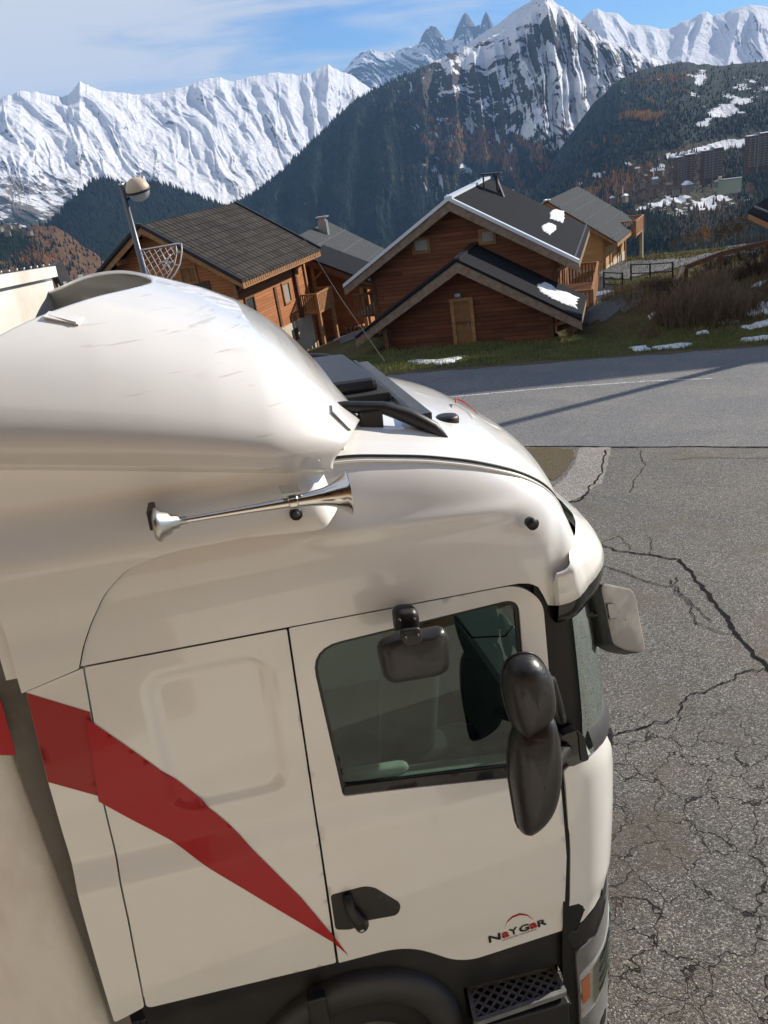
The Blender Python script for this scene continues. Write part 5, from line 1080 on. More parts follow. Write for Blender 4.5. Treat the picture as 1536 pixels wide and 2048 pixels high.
# --- chrome trumpet horn
hn = empty('air_horn', (0, 0, 0), None, None); hn.parent = truck
A0 = ty(308, 1051, -.10); A1 = ty(697, 985, -.10); ax_ = Vector(A1-A0); Lh = ax_.length; Q_ = Vector((0, 1, 0)).rotation_difference(ax_.normalized()).to_matrix().to_4x4(); Q_.translation = Vector(A0)
k_ = Lh
lathe('horn_trumpet', [(.10*k_, .014), (.13*k_, .0115), (.3*k_, .0125), (.5*k_, .0155), (.68*k_, .0195), (.73*k_, .023), (.80*k_, .027), (.87*k_, .034), (.92*k_, .045), (.955*k_, .058), (.98*k_, .072), (.995*k_, .081), (1.0*k_, .083), (.997*k_, .080), (.97*k_, .058), (.93*k_, .04), (.85*k_, .025)], C_chrome, hn, Q_)
lathe('horn_driver', [(.0, .0), (.0, .050), (.01, .062), (.018, .062), (.028, .050), (.055, .040), (.062, .028), (.085, .024), (.09, .016), (.115, .014)], C_alu, hn, Q_)
lathe('horn_clamp', [(.68*k_, .0), (.68*k_, .0245), (.69*k_, .026), (.72*k_, .027), (.73*k_, .0265), (.73*k_, .0)], C_chrome, hn, Q_)
B0 = ty(575, 993, -.10); boxes('horn_bracket', [(B0[0]-.02, B0[0]+.05, -.125, -.02, B0[2]+.012, B0[2]+.022)], C_alu, hn, bev=.002)
B1 = ty(300, 1035, -.08); boxes('horn_foot', [(B1[0]-.006, B1[0]+.018, -.11, -.0, B1[2]-.04, B1[2]+.032)], K_black, hn, bev=.004)
# --- red stripe on extender, side and door
panel('red_stripe', [(-.897, 2.832), (-.694, 2.697), (-.728, 2.300), (-.911, 2.425)], P_red2, off=-.0035, thick=.002, label='faded red stripe on the narrow rear flap')
panel('red_stripe', tl([(172, 1433), (250, 1487), (320, 1537), (432, 1625), (520, 1702), (600, 1780), (664, 1857), (666, 1872), (595, 1828), (490, 1765), (350, 1684), (198, 1600), (186, 1520)]), P_red, off=.004, thick=.006, st=.022, flange=False, label='long red stripe tapering across the rear side panel')
panel('red_stripe', tl([(668, 1863), (694, 1899), (668, 1875)]), P_red, door, off=.0025, thick=.002, st=.01, label='pointed tip of the red stripe on the door')
# --- door lettering
def text(body, name, size, px0, py0, px1, py1, mat, parent, fit=None, bold=0.0, off=.003, sx=None):
    cu = bpy.data.curves.new('t', 'FONT'); cu.body = body; cu.size = 1; cu.resolution_u = 3; cu.offset = bold; o = bpy.data.objects.new('t', cu); COL.objects.link(o); bpy.context.view_layer.update()
    me = bpy.data.meshes.new_from_object(o); bpy.data.objects.remove(o); me.name = name
    V = np.array([v.co[:] for v in me.vertices]); x0, x1 = V[:, 0].min(), V[:, 0].max(); a, b = np.array(ty(px0, py0)[[0, 2]]), np.array(ty(px1, py1)[[0, 2]]); d = b-a; Lq = np.linalg.norm(d); u = d/Lq; n = np.array([-u[1], u[0]])
    for v in me.vertices:
        p = a+u*((v.co.x-x0)/(x1-x0)*Lq)+n*(v.co.y*size); v.co = SIDE(p[0], p[1], off)
    return link(name, me, mat, parent)
chars = [('N', P_ink, 975, 1881, 1001, 1873), ('a', P_red, 1001, 1872, 1018, 1867), ('Y', P_ink, 1016, 1867, 1036, 1860), ('G', P_ink, 1036, 1861, 1058, 1854), ('a', P_red, 1057, 1854, 1074, 1848), ('R', P_ink, 1073, 1850, 1093, 1843)]
for c_, m_, a, b, c2, d in chars: text(c_, 'logo_letter', .062 if c_ != 'a' else .074, a+1, b, c2-1, d, m_, door, bold=.03)
text('CALIDAD EN TRANSPORTE', 'logo_caption', .013, 1001, 1878, 1071, 1855, P_ink, door, bold=.01)
ap_ = [(1005+ (1063-1005)*t, 0) for t in np.linspace(0, 1, 16)]; A_s = tl([(1007, 1851), (1010, 1836), (1020, 1825), (1035, 1819), (1050, 1822), (1063, 1833)]); 
up_ = [np.array(p) for p in A_s]; th_ = [.001, .006, .008, .009, .007, .001]; 
panel('logo_arc', [tuple(p+np.array([0, t_])) for p, t_ in zip(up_, th_)]+[tuple(p-np.array([0, t_*.3])) for p, t_ in zip(up_, th_)][::-1], P_red, door, off=.003, st=.01, thick=.001)
# --- roof rails, hatch, aerial
ZR = lambda x, y: np.interp(x, SM[:, 0], SM[:, 2])+.085*(1-abs(2*((y-.15)/2.14)-1)**2.4)+.02
for yy, x1 in ((.42, .92), (2.06, .98)):
    pr = [(-.2, yy, ZR(-.2, yy)+.085), (.50, yy, ZR(.5, yy)+.085), (.66, yy, ZR(.66, yy)+.085), (.76, yy-.03, ZR(.76, yy)+.06), (.86, yy-.06, ZR(.86, yy-.06)+.03), (x1, yy-.09, ZR(x1, yy-.09)-.01)]
    rr_ = tube('roof_rail', pr, [.026, .026, .028, .034, .03, .006], K_black, truck, k=14)
    for fx in (.1, .60): boxes('rail_foot', [(fx-.05, fx+.05, yy-.035, yy+.035, ZR(fx, yy)-.02, ZR(fx, yy)+.08)], K_black, rr_, bev=.01)
bars('cross_bar', [((.835, .42, ZR(.83, .42)+.055), (.885, 2.05, ZR(.88, 2.0)+.06), .075, .03)], K_grey, truck)
bars('cross_bar_edge', [((.79, .42, ZR(.8, .42)+.05), (.84, 2.05, ZR(.84, 2.0)+.055), .02, .05)], K_black, truck)
h0 = ZR(.4, 1.2); hm_ = Mat('hatch_glass', (0.02, 0.022, 0.026), 0.45, spec=.35).m
boxes('roof_hatch', [(-.05, .745, .88, 1.82, h0-.02, h0+.055)], hm_, truck, bev=.03); boxes('hatch_frame', [(-.10, .785, .80, 1.90, h0-.05, h0-.005)], K_dark, truck, bev=.01)
dk = tz(892, 812, 3.56); zz_ = ZR(dk[0], dk[1]); tube('roof_sensor', [(dk[0], dk[1], zz_-.02), (dk[0], dk[1], zz_+.026), (dk[0], dk[1], zz_+.036)], [.056, .056, .046], K_black, truck, k=24)
hp0 = tz(769, 722, 3.55); hp1 = ty(597, 460, hp0[1]+.15); tube('whip_aerial', [tuple(hp0), tuple((hp0+hp1)/2+np.array([-.01, 0, -.01])), tuple(hp1)], [.003, .002, .0013], K_grey, truck, k=6)
# red emblem on the front of the roof
def onroof(px, py):
    r = rl(px, py); r = r/np.linalg.norm(r); Q = RF.reshape(-1, 3)-TO; t = Q@r; d = np.linalg.norm(Q-t[:, None]*r, axis=1); near = np.where(d < .03)[0]
    if len(near) == 0: near = np.array([int(np.argmin(d))])
    k = near[np.argmin(d[near]+.3*(t[near]-t[near].min()))]; return tuple(TO+r*(t[k]-.004))
tube('red_emblem', [onroof(*p) for p in ((912, 806), (911, 800), (918, 799), (930, 806), (944, 817), (956, 829))], [.002, .008, .006, .004, .003, .001], P_red, truck, k=6)
# --- mirrors
def pillow(name, outl, y0, depth, mat, parent, front=.35, n=9, tilt=None, sq=2.4, back=.5):
    O_ = np.array(outl); c = O_.mean(0); rows = []
    for k in range(n+1):
        a = math.pi*k/n; f = abs(math.sin(a))**(2/sq) if 0 < k < n else .02; yy = -math.cos(a)
        yy = y0+(yy*depth*(1-back) if yy < 0 else yy*depth*back); rows.append([(c[0]+(p[0]-c[0])*f, yy, c[1]+(p[1]-c[1])*f) for p in O_])
    P = np.array(rows); P = np.concatenate([P, P[:, :1]], 1)
    if tilt: P[:, :, 1] += tilt[0]*(P[:, :, 0]-c[0])+tilt[1]*(P[:, :, 2]-c[1])
    return grid_mesh(name, P, mat, parent, flip=False)
def smooth_loop(P, it=2):
    P = np.array(P, float)
    for _ in range(it):
        Q = np.empty((len(P)*2, 2)); N2 = np.roll(P, -1, 0); Q[0::2] = .75*P+.25*N2; Q[1::2] = .25*P+.75*N2; P = Q
    return [tuple(p) for p in P]
mir = empty('door_mirror', (0, 0, 0), None, None); mir.parent = truck
pillow('wide_angle_housing', smooth_loop(tl([(1006, 1345), (1018, 1318), (1055, 1306), (1082, 1318), (1100, 1350), (1108, 1400), (1096, 1436), (1064, 1456), (1038, 1474), (1018, 1434), (1004, 1380)], -.30)), -.30, .17, K_mirror, mir, back=.35, sq=3.0)
pillow('mirror_housing', smooth_loop(tl([(1020, 1462), (1055, 1440), (1102, 1415), (1116, 1470), (1119, 1540), (1106, 1610), (1076, 1652), (1038, 1672), (1026, 1605), (1016, 1540)], -.30)), -.30, .17, K_mirror, mir, back=.35, sq=3.0)
for _y, _o in ((-.285, [(1006, 1345), (1018, 1318), (1055, 1306), (1082, 1318), (1100, 1350), (1108, 1400), (1096, 1436), (1064, 1456), (1038, 1474), (1018, 1434), (1004, 1380)]), (-.285, [(1020, 1462), (1055, 1440), (1102, 1415), (1116, 1470), (1119, 1540), (1106, 1610), (1076, 1652), (1038, 1672), (1026, 1605), (1016, 1540)])):
    _l = smooth_loop(tl(_o, -.30)); tube('housing_rim', [(a, _y, b) for a, b in _l+_l[:2]], .0045, K_black, mir, k=6, cap=False)
pillow('mirror_shroud', smooth_loop(tl([(1078, 1325), (1095, 1332), (1106, 1365), (1106, 1410), (1096, 1430), (1088, 1400), (1086, 1360)], -.22)), -.22, .10, K_grey, mir)
tube('mirror_arm', [(1.04, -.27, 2.60), (1.12, -.22, 2.55), (1.20, -.10, 2.35), (1.25, -.03, 2.2)], .022, K_black, mir); tube('mirror_arm', [(1.05, -.25, 2.10), (1.15, -.16, 2.08), (1.26, -.05, 2.06)], .03, K_black, mir)
panel('mirror_foot', round_poly(tl([(1112, 1458), (1145, 1448), (1158, 1460), (1162, 1508), (1125, 1520), (1112, 1500)]), .03), K_gloss, mir, off=.05, thick=.06)
panel('mirror_foot_cap', round_poly(tl([(1143, 1449), (1157, 1462), (1162, 1506), (1150, 1510), (1147, 1465)]), .01), K_black, mir, off=.058, thick=.03)
km = empty('kerb_mirror', (0, 0, 0), None, None); km.parent = truck
pillow('kerb_housing', round_poly(tl([(750, 1285), (800, 1262), (840, 1262), (886, 1253), (897, 1270), (900, 1330), (880, 1347), (780, 1364), (765, 1350)], -.25), .04, 4), -.25, .10, K_mirror, km, sq=5, back=.5)
pillow('kerb_mount', round_poly(tl([(786, 1228), (795, 1217), (828, 1214), (837, 1225), (840, 1262), (790, 1265)], -.10), .02, 4), -.09, .10, K_black, km, sq=5)
pillow('kerb_clamp', round_poly(tl([(800, 1262), (842, 1256), (846, 1290), (815, 1298), (803, 1285)], -.335), .015, 3), -.325, .02, K_black, km, sq=6)
for a, b in ((810, 1275), (835, 1270)): q = ty(a, b, -.34); tube('bolt', [tuple(q), (q[0], q[1]-.01, q[2])], .006, K_grey, km, k=8)
for a, b in ((798, 1240), (828, 1238)): q = ty(a, b, -.15); tube('bolt', [tuple(q), (q[0], q[1]-.012, q[2])], .007, K_grey, km, k=8)
fm = empty('front_mirror', (0, 0, 0), None, None); fm.parent = truck
def fpt(px, py, y): return ty(px, py, y)
# thin plate seen from its back, turned towards the front of the lorry
fo = [(1205, 1166), (1262, 1178), (1270, 1190), (1290, 1295), (1286, 1306), (1250, 1300), (1226, 1288), (1203, 1180)]
_q0, _q1, _q2 = fpt(1205, 1166, .21), fpt(1262, 1178, .285), fpt(1286, 1306, .31); _nn = np.cross(_q1-_q0, _q2-_q0)
def onpl(a, b, d=0.): r = rl(a, b); return TO+r*((_q0-TO).dot(_nn)/r.dot(_nn)-d)
Pf = [onpl(a, b) for a, b in round_poly(fo, 8, 4)]; k = len(Pf); Pb = [p+np.array([-.075, .03, -.012]) for p in Pf]; cb = np.mean(Pb, 0)
rings = [[cb+(p-cb)*.0 for p in Pb]] 
cf = np.mean(Pf, 0); R3 = np.array([[cf+(p-cf)*.02+np.array([.0015, -.002, 0]) for p in Pf], [cf+(p-cf)*.93+np.array([.0015, -.002, 0]) for p in Pf], [cf+(p-cf)*.985+np.array([.001, -.0012, 0]) for p in Pf], Pf, Pb, [cb+(p-cb)*.9 for p in Pb], [cb+(p-cb)*.02 for p in Pb]]); R3 = np.concatenate([R3, R3[:, :1]], 1)
grid_mesh('front_mirror_housing', R3[:4], K_sun, fm, smooth=True, flip=True); grid_mesh('front_mirror_back', R3[3:], K_black, fm, flip=True)
tube('front_mirror_arm', [tuple(fpt(1172, 1200, .26)), tuple(fpt(1176, 1222, .25)), tuple(fpt(1186, 1230, .24)), tuple(fpt(1206, 1222, .25))], .014, K_black, fm)
cpl = [(1211, 1207), (1224, 1206), (1233, 1216), (1234, 1236), (1217, 1240)]; Pc = [onpl(a, b, .012) for a, b in round_poly(cpl, 3, 3)]
mesh_np('front_mirror_clamp', [tuple(p) for p in Pc], [tuple(range(len(Pc)))], K_grey, fm, smooth=False)
Pc2 = [np.mean(Pc, 0)+(p-np.mean(Pc, 0))*.88+np.array([.003, -.006, .002]) for p in Pc]; mesh_np('front_mirror_clamp_face', [tuple(p) for p in Pc2], [tuple(range(len(Pc2)))], K_sun, fm, smooth=False)
for a, b in ((1216, 1211), (1219, 1233)): q = onpl(a, b, .020); tube('bolt', [tuple(q+np.array([0, .006, 0])), tuple(q)], .007, K_black, fm, k=10)
# --- cab interior
I_grey = plast('interior_grey', (0.30, 0.31, 0.29), .7, 0); I_dark = plast('seat_fabric', (0.03, 0.032, 0.035), .85, 0); I_light = plast('door_lining', (0.14, 0.15, 0.14), .7, 0)
panel('door_lining', [(.12, 2.08), (1.16, 1.98), (1.18, 1.2), (.12, 1.2)], I_light, door, off=-.10, flange=False)
bars('door_ledge', [((.20, .07, 2.03), (1.12, .07, 1.925), .13, .05)], I_light, door); pillow('armrest', round_poly([(.24, 2.09), (.55, 2.065), (.56, 2.02), (.25, 2.03)], .02, 3), .10, .06, I_grey, door, sq=5)
st_ = empty('passenger_seat', (0, 0, 0), None, None); st_.parent = truck
pillow('seat_back', round_poly([(.62, 2.62), (.80, 2.62), (.86, 2.2), (.80, 1.7), (.50, 1.7), (.56, 2.2)], .06, 4), .62, .26, I_dark, st_, sq=5, back=.5); pillow('headrest', round_poly([(.66, 2.80), (.78, 2.80), (.80, 2.64), (.66, 2.64)], .03, 4), .62, .14, I_dark, st_, sq=5); pillow('seat_cushion', round_poly([(.5, 1.75), (1.05, 1.78), (1.08, 1.6), (.5, 1.55)], .05, 4), .62, .26, I_dark, st_, sq=5)
boxes('dashboard', [(1.20, 1.60, .12, 2.3, 1.3, 1.98)], I_dark, truck, bev=.04); boxes('cab_roof_lining', [(-.7, 1.25, .25, 2.2, 2.98, 3.02)], I_grey, truck); boxes('bunk', [(-.7, -.05, .15, 2.3, 1.5, 1.85)], I_grey, truck, bev=.03)
sw = tube('steering_wheel', [(1.05+.12*math.cos(a), 1.75+.22*math.sin(a), 2.02+.17*math.cos(a)) for a in np.linspace(0, 2*math.pi, 28)], .016, K_black, truck, k=8, cap=False)
boxes('curtain', [(-.1, .16, .08, .13, 1.9, 2.9)], plast('curtain_cloth', (0.10, 0.115, 0.11), .9, 0), truck)
tube('curtain_cord', [(.75, .10, 2.86), (.9, .12, 2.62), (1.05, .11, 2.60), (1.15, .10, 2.72)], .004, K_black, truck, k=6)

# ------------------------------------------------------------------ the trailer behind the cab
tr = empty('semi_trailer', (0, 0, 0), 'white curtain-sided box trailer close behind the cab, tall plain front wall', 'trailer', rot=TM); tr.matrix_world = TM
_tm = Mat('trailer_white', (0.72, 0.70, 0.66), 0.45, coat=.2); _n = _tm.noise(2.0, 5, .65); _tm.to('Base Color', _tm.mix(_tm.ramp(_n, .4, .75, 0, .6), (0.74, 0.72, 0.68), (0.50, 0.45, 0.37))); M_tr = _tm.m
_tm = Mat('curtain_sheet', (0.78, 0.75, 0.70), 0.6); X_, Y_, Z_ = _tm.sepxyz(); _n = _tm.noise(3.0, 5, .65, vec=_tm.map((1, 1, .4))); _wv = _tm.noise(7, 3, .6, .8, vec=_tm.map((.25, 1, 1.6)))
_tm.to('Base Color', _tm.mix(_tm.ramp(_n, .4, .75, 0, .8), (0.82, 0.79, 0.74), (0.62, 0.57, 0.49))); _tm.to('Normal', _tm.bump(_wv, .35, .015)); M_cur = _tm.m
# near corner x by height, from the photograph
def txn(z): return np.interp(z, [.8, 1.1, 2.65, 4.4], [-.975, -.975, -1.045, -1.12])
zs = np.linspace(.75, 4.27, 50); prof = [(-.0, .10), (-.018, .06), (-.05, .035), (-.10, .022), (-.2, .02), (-3, .02), (-9, .02)]
P = np.array([[(txn(z)+dx, y, z) for z in zs] for dx, y in prof]); grid_mesh('curtain', P, M_cur, tr, flip=True)
P = np.array([[(txn(z)*(1-t)+t*(-.885-.0*z), .10+t*2.33, z+.02*t) for z in zs] for t in np.linspace(0, 1, 8)]); grid_mesh('front_wall', P, M_tr, tr)
P = np.array([[(txn(4.27)-.0+dx if t == 0 else -.885+dx, .08+t*2.37, 4.275+.02*t) for t in (0, 1)] for dx in (.015, -9)]); grid_mesh('trailer_roof', P, M_tr, tr, smooth=False)
bars('roof_rail', [((txn(4.27)+.01, .08, 4.265), (-.875, 2.45, 4.285), .05, .06)], M_tr, tr)
for t in np.linspace(.45, 1, 11): tube('rivet', [(-1.08+t*.195, .08+t*2.37, 4.30+.02*t), (-1.08+t*.195, .08+t*2.37, 4.312+.02*t)], .005, C_alu, tr, k=6)
bars('corner_seal', [((-.86, 2.48, 4.33), (-.80, 2.56, 4.05), .05, .09), ((-.80, 2.56, 4.05), (-.79, 2.56, 3.6), .05, .09)], K_black, tr)
bars('door_latch', [((-.86, 2.50, 4.17), (-.70, 2.62, 4.17), .06), ((-.74, 2.6, 4.25), (-.74, 2.6, 3.9), .03), ((-.66, 2.66, 4.22), (-.60, 2.70, 3.95), .02), ((-.84, 2.5, 4.22), (-.84, 2.5, 3.9), .05)], C_alu, tr)
boxes('trailer_deck', [(-9, -1.2, .1, 2.4, .6, .8)], K_dark, tr)
P = np.array([[(txn(z)+.008, .075, z), (-.89, .10, z)] for z in np.linspace(.8, 3.3, 12)]); grid_mesh('corner_gap_band', P, plast('gap_band_grey', (.17, .16, .145), .8, 0), tr)  # plain grey band filling the gap between trailer corner and cab flap
def TRS(s, z, o=0.): return (s, .018-o, z)
panel('red_mark', tl([(-30, 1395), (2, 1398), (33, 1508), (-30, 1508)], .02), P_red, tr, fn=TRS, off=.006, thick=.004, flange=True)

# ------------------------------------------------------------------ street lamp, its light decoration, off-frame neighbours, plants
lb = ray(243, 372)*16.0; lz = float(terrain(lb[0], lb[1])); Hl = lb[2]-lz
lamp = empty('street_lamp', (lb[0], lb[1], lz), 'tall grey street lamp with a two-tone globe head, behind the lorry roof', 'street lamp')
M_pole = Mat('grey_blue_pole', (0.10, 0.11, 0.125), 0.4, metal=.5).m; tube('pole', [(0, 0, -.2), (0, 0, Hl*.6), (0, 0, Hl+.02)], [.085, .07, .05], M_pole, lamp, k=16); tube('pole_cap', [(0, 0, Hl+.0), (0, 0, Hl+.05)], .056, C_alu, lamp, k=12)
gc = ray(276, 380)*16.0-np.array([lb[0], lb[1], lz]); Rg = .245
_dq = Matrix.Rotation(math.radians(14), 4, 'X')@Matrix.Rotation(math.radians(-4), 4, 'Y'); Mq = Matrix.Translation(Vector(gc))@_dq@Matrix.Rotation(math.radians(90), 4, 'X')
M_shade = Mat('tan_dome', (0.50, 0.38, 0.28), .5, spec=.4).m; M_bowl = Mat('frosted_bowl', (0.42, 0.44, 0.46), .15, spec=.6); M_bowl.set('Transmission Weight', .35); M_bowl = M_bowl.m
lathe('dome', [(Rg*math.cos(a), Rg*math.sin(a)) for a in np.linspace(0.01, math.pi/2-.03, 16)], M_shade, lamp, Mq); lathe('lamp_bowl', [(Rg*.95*math.cos(a), Rg*.95*math.sin(a)) for a in np.linspace(math.pi/2+.03, math.pi-.01, 16)], M_bowl, lamp, Mq)
lathe('band', [(.02, Rg*1.0), (.022, Rg*1.07), (-.022, Rg*1.07), (-.02, Rg*1.0)], M_dkm, lamp, Mq); tube('arm', [(0, 0, Hl-.30), tuple(gc*.6+np.array([0, 0, (Hl-.28)*.4])), tuple(gc+np.array([-.22, 0, -.04]))], .02, M_dkm, lamp)
dec = empty('light_decoration', (0, 0, 0), 'quarter-wheel wire light decoration fixed to the lamp pole, unlit', 'decoration')
dd_ = 15.9
def dp(px, py): return ray(px, py)*dd_
M_ice = Mat('clear_rope_light', (0.62, 0.62, 0.60), .35, spec=.6).m
oc = [(281, 500), (355, 487), (363, 487), (364, 503), (360, 528), (350, 548), (337, 564), (322, 564), (296, 552)]
tube('frame', [tuple(dp(*p)) for p in oc+[oc[0]]], .013, M_ice, dec, k=8); tube('inner_arc', [tuple(dp(*p)) for p in ((352, 490), (354, 505), (349, 530), (338, 550), (330, 562))], .010, M_ice, dec, k=8)
for p, q in (((354, 505), (363, 503)), ((349, 530), (358, 530))): tube('tie', [tuple(dp(*p)), tuple(dp(*q))], .009, M_ice, dec, k=6)
rs = np.random.RandomState(3)
def inq(x, y): return inpoly([(283, 502), (352, 491), (350, 530), (332, 560), (297, 550)], np.array([x]), np.array([y]))[0]
for d_, (dx, dy) in enumerate(((1, -.75), (.55, 1))):
    n_ = 0
    for off in range(-90, 100, 9):
        # clip each chord to the wheel
        pts = [(323-dy*off+dx*t, 525+dx*off+dy*t) for t in np.linspace(-60, 60, 80)]; ins = [p for p in pts if inq(*p)]
        if len(ins) > 6: tube('string_light', [tuple(dp(*ins[0])), tuple(dp(*ins[-1]))], .006, M_ice, dec, k=5)
for a in range(6):
    an = a*math.pi/3; tube('star_ray', [tuple(dp(333, 524)), tuple(dp(333+15*math.cos(an), 524+18*math.sin(an)))], .013, M_ice, dec, k=6)
# just outside the frame: a lamp, and a block added to shade the road
sdir = np.array([math.cos(SUN_AZ), math.sin(SUN_AZ)])
g1_ = gr(1536, 714); q = g1_[:2]+sdir*11.0; z_ = float(plane_z(q[0], q[1])); o = empty('street_lamp', (q[0], q[1], z_), 'grey street lamp out of frame to the right, its pole shading the road', 'street lamp')
tube('pole', [(0, 0, -.2), (0, 0, 12.0)], [.20, .17], M_pole, o, k=14)
tq = 32.0; ea, eb = gr(900, 792)[:2], gr(1420, 731)[:2]; dv = (eb-ea)/np.linalg.norm(eb-ea); ea2 = ea+sdir*tq-dv*1.0; hgt = tq*math.tan(SUN_EL)
zb_ = float(plane_z(ea[0], ea[1])); o = empty('shade_block', (ea2[0], ea2[1], zb_), 'plain tall block added out of frame to the right to shade the road', 'building', rot=Matrix.Rotation(math.atan2(dv[1], dv[0]), 4, 'Z'))
boxes('wall', [(0, 14, 0, 4.5, -6, hgt-.3)], W_left, o); boxes('flat_roof', [(-.3, 14.3, 0, 4.8, hgt-.3, hgt)], M_dkm, o)
for k_ in range(3):
    for m_ in range(4): boxes('window', [(1.5+m_*3.2, 2.9+m_*3.2, -.05, 0, 2+k_*3.2, 3.5+k_*3.2)], M_pane, o)
# the building the picture is taken from, behind the viewer
hb = empty('hotel_building', (0, -1.15, -4.4), 'long timber and render hotel front behind the viewpoint', 'building')
M_fac = Mat('hotel_plaster', (0.8, 0.77, 0.69), .9); M_fac.to('Base Color', M_fac.mix(M_fac.ramp(M_fac.noise(.6, 5, .6), .35, .7), (0.84, 0.80, 0.71), (0.78, 0.74, 0.65))); M_fac = M_fac.m
boxes('wall', [(-16, 11, -8, 0, -3, 3.3)], M_fac, hb); boxes('upper_wall', [(-16, 11, -8, -.02, 3.3, 8.2)], W_light, hb); boxes('sky_shield', [(-16, 11, -.3, 2.4, 6.5, 6.7)], W_dark, hb)  # unseen overhang added to keep sky light off the lorry
for x in (-9, -5.2, -1.5, 2.2, 5.9):
    for z in (.6, 5.2): f_ = boxes('window', [(x-.75, x+.75, .0, .05, z, z+1.9)], W_hon, hb); boxes('pane', [(x-.66, x-.03, .05, .056, z+.08, z+1.8), (x+.03, x+.66, .05, .056, z+.08, z+1.8)], M_pane, f_)
boxes('balcony_floor', [(-16, 11, .0, .55, 2.55, 2.7)], W_dark, hb); None
def sign(body, x, z, size):
    cu = bpy.data.curves.new('t', 'FONT'); cu.body = body; cu.size = size; cu.extrude = .01; cu.resolution_u = 3; cu.align_x = 'CENTER'; o = bpy.data.objects.new('t', cu); COL.objects.link(o); bpy.context.view_layer.update()
    me = bpy.data.meshes.new_from_object(o); bpy.data.objects.remove(o); s_ = link('sign_lettering', me, Mat('white_letters', (.85, .85, .82), .5).m, hb); s_.rotation_euler = (math.pi/2, 0, math.pi); s_.location = (x, .04, z); return s_
def mirrored(px, py):                          # where the paint of the upper side panel, seen at this pixel, reflects the hotel front
    r = rl(px, py); r = r/np.linalg.norm(r); Q = UP-TO; t = Q@r; d = np.linalg.norm(Q-t[..., None]*r, axis=2); a, b = np.unravel_index(np.argmin(d), d.shape); a = min(max(a, 1), UP.shape[0]-2); b = min(max(b, 1), UP.shape[1]-2)
    n_ = np.cross(UP[a, b+1]-UP[a, b-1], UP[a+1, b]-UP[a-1, b]); n_ /= np.linalg.norm(n_); n_ = n_ if n_[1] < 0 else -n_; rr = r-2*r.dot(n_)*n_; p = L2W(UP[a, b]); v = TW@rr; return p+v*((-1.10-p[1])/v[1])
for txt, pa, pb in (('Les Chalets', (760, 1075), (530, 1110)), ('des Cimes', (740, 1120), (430, 1175))):
    a_, b_ = mirrored(*pa), mirrored(*pb); print('SIGN', txt, a_, b_); wd_ = max(.8, min(4.0, abs(a_[0]-b_[0]))); sign(txt, (a_[0]+b_[0])/2, float(np.clip((a_[2]+b_[2])/2+4.4, -1, 6.2)), wd_/len(txt)*1.75)
# shrubs and the bank's handrail
def twig_bush(px, py, h, wdt, n, mat, label, name='dry_shrub', seed=1, up=.8, cat='shrub', group=None, rad=.006):
    p = hit(px, py); e = empty(name, tuple(p), label, cat, group); rs = np.random.RandomState(seed); V = []; Fc = []
    for i in range(n):
        a = rs.rand()*6.28; r0 = wdt*.25*rs.rand(); b = Vector((r0*math.cos(a), r0*math.sin(a), -.05)); d = Vector((math.cos(a)*(1-up)*rs.rand()*1.6, math.sin(a)*(1-up)*rs.rand()*1.6, up)).normalized(); L_ = h*(.5+.6*rs.rand()); m = b+d*L_*.55+Vector(rs.randn(3)*.03*h); t = m+Vector((d.x+.25*rs.randn(), d.y+.25*rs.randn(), d.z*.9)).normalized()*L_*.5
        bar(V, Fc, b, m, rad*2); bar(V, Fc, m, t, rad*1.3)
        for k in range(4):
            q = m.lerp(t, rs.rand()) if k % 2 else b.lerp(m, .4+.6*rs.rand()); bar(V, Fc, q, q+Vector((rs.randn()*.5, rs.randn()*.5, .5+rs.rand()))*.22*h, rad)
    mesh_np('twigs', V, Fc, mat, e, smooth=False); return e
M_tw1 = plain_wood('dry_stem', (0.20, 0.145, 0.09), (0.12, 0.08, 0.05)); M_tw2 = plain_wood('dark_stem', (0.06, 0.045, 0.04), (0.035, 0.028, 0.024))
bs = [(1320, 650, 1.0), (1345, 655, 1.3), (1372, 655, 1.5), (1398, 650, 1.5), (1422, 650, 1.6), (1450, 645, 1.3), (1475, 640, 1.0), (1310, 620, .7), (1360, 625, 1.2), (1410, 615, 1.3), (1440, 600, 1.2), (1500, 620, .7)]
for i, (x, y, h) in enumerate(bs): twig_bush(x, y, h, 1.2, 60, M_tw1, 'dense tangle of dry brown stems on the shaded roadside bank', seed=i, group='dry brown shrubs on the bank', rad=.007)
ds = [(1298, 575, .45), (1320, 580, .4), (1345, 575, .5), (1330, 600, .6), (1420, 540, 1.0), (1450, 530, 1.2), (1480, 520, 1.4), (1505, 515, 1.5), (1530, 510, 1.6), (1395, 560, .8), (1470, 560, .9), (1515, 550, 1.1)]
for i, (x, y, h) in enumerate(ds): twig_bush(x, y, h, 1.2, 45, M_tw2, 'dark leafless bramble along the top of the bank', 'bramble_bush', seed=40+i, up=.6, group='dark leafless bushes on top of the bank', rad=.007)
twig_bush(1140, 672, .9, .5, 26, M_tw1, 'small bare sapling on the sunlit grass at the annex corner', 'sapling', seed=90, up=.9)
rp = [ray(1348, 556)*31.5, ray(1372, 534)*31.5, ray(1440, 508)*31.0, ray(1536, 484)*30.5, ray(1600, 470)*30.2]
o0 = rp[0]; e = empty('handrail_beam', tuple(o0), 'dark weathered timber beam rail climbing along the crest of the bank', 'rail')
bars('rail', [(tuple(a-o0), tuple(b-o0), .16) for a, b in zip(rp[1:-1], rp[2:])], W_dark, e)
for p in rp[1:4]: q_ = p-o0; bars('post', [((q_[0], q_[1], q_[2]-1.6), (q_[0], q_[1], q_[2]), .13)], W_dark, e)
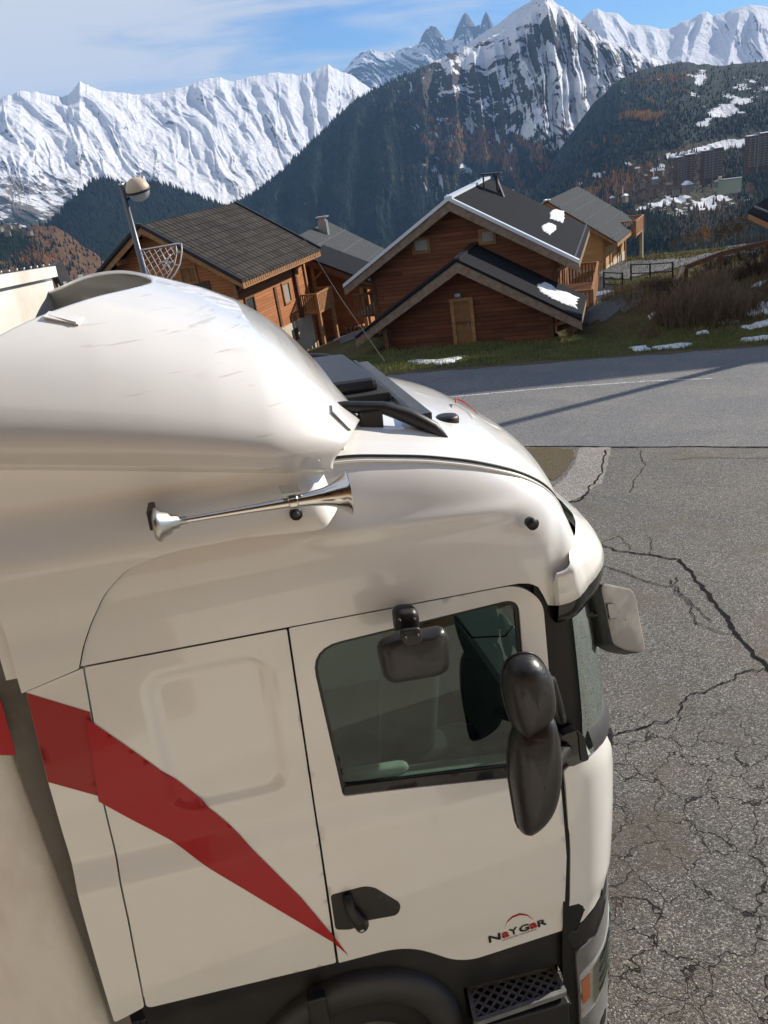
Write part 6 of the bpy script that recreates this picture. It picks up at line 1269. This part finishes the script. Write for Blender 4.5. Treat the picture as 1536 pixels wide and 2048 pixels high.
e = empty('marker_post', tuple(ray(1350, 575)*31.5), 'broken pale wooden post leaning at the lower end of the beam rail', 'post'); bars('post', [((-.12, 0, -.25), (.05, 0, .35), .18, .1), ((.1, 0, .1), (.32, 0, .75), .16, .1)], plain_wood('pale_splintered_wood', (0.50, 0.42, 0.33), (0.34, 0.27, 0.2)), e)
# foreground trees on the drop behind the upper lane: one orange larch, grey bare trees
def small_tree(px, py, D, h, label, mat, kind, seed, group=None):
    p = at_h(px, py, D); e = empty(kind, tuple(p), label, 'tree', group); tube('trunk', [(0, 0, -2), (0, 0, h*.5), (0, 0, h)], [h*.015, h*.01, .01], M_tw2, e, k=6)
    rs = np.random.RandomState(seed); n = 900; t = rs.rand(n)**.8; a = rs.rand(n)*6.28; r = h*.26*(1-t)*np.sqrt(rs.rand(n)) if kind != 'bare_tree' else h*.38*np.sin(np.pi*np.clip(t*.9+.1, 0, 1))*np.sqrt(rs.rand(n))
    c = np.stack([r*np.cos(a), r*np.sin(a), h*(.12+.88*t)], 1); s = h*.035; V = (c[:, None]+rs.randn(n, 3, 3)*s*.7).reshape(-1, 3); poly_mesh('crown', V, np.arange(3*n).reshape(-1, 3), mat, e); return e
M_lar2 = mat_tree('larch_orange', (0.30, 0.14, 0.04), (0.50, 0.26, 0.07), .5)
for i, (x, y, h) in enumerate(((1398, 480, 1.8), (1407, 479, 2.3), (1416, 479, 1.7), (1388, 482, 1.4))): small_tree(x, y, 150, h, 'small bright orange larch beyond the upper lane', M_lar2, 'larch_tree', i, 'bright orange larches beyond the lane')
M_b2 = mat_tree('bare_crown', (0.10, 0.08, 0.06), (0.17, 0.135, 0.10), .5)
for i, (x, y, h) in enumerate(((1375, 496, 2.5), (1440, 480, 3), (1460, 474, 3), (1480, 468, 3.2), (1500, 462, 3), (1430, 488, 2.5), (1350, 500, 2), (1450, 486, 2.6), (1475, 480, 2.5), (1400, 494, 2.2), (1522, 456, 3))): small_tree(x, y, 140, h, 'grey brown leafless tree on the drop beyond the upper lane', M_b2, 'bare_tree', 20+i, 'leafless trees beyond the lane')
HAZE = 3.6e-5

# ------------------------------------------------------------------ haze
_bm = bmesh.new(); bmesh.ops.create_cube(_bm, size=1.0)
_me = bpy.data.meshes.new('haze'); _bm.to_mesh(_me); _bm.free()
_hm = bpy.data.materials.new('haze_air'); _hm.use_nodes = True
for n in list(_hm.node_tree.nodes):
    if n.type == 'BSDF_PRINCIPLED': _hm.node_tree.nodes.remove(n)
_pv = _hm.node_tree.nodes.new('ShaderNodeVolumePrincipled'); _pv.inputs['Color'].default_value = (0.32, 0.56, 0.98, 1); _pv.inputs['Density'].default_value = HAZE; _pv.inputs['Anisotropy'].default_value = 0.0
_on = [n for n in _hm.node_tree.nodes if n.type == 'OUTPUT_MATERIAL'][0]; _hm.node_tree.links.new(_pv.outputs[0], _on.inputs['Volume'])
_lo = np.array([1e9]*3); _hi = -_lo
bpy.context.view_layer.update()
for o in bpy.data.objects:
    if o.type == 'MESH':
        for c in o.bound_box:
            q = o.matrix_world@Vector(c); _lo = np.minimum(_lo, q); _hi = np.maximum(_hi, q)
_lo -= np.array([300, 300, 1]); _hi += np.array([300, 300, 30])
hz = link('haze', _me, _hm); hz.location = Vector((_lo+_hi)/2); hz.scale = Vector(_hi-_lo); tag(hz, 'thin blue mountain air', 'haze', kind='stuff')
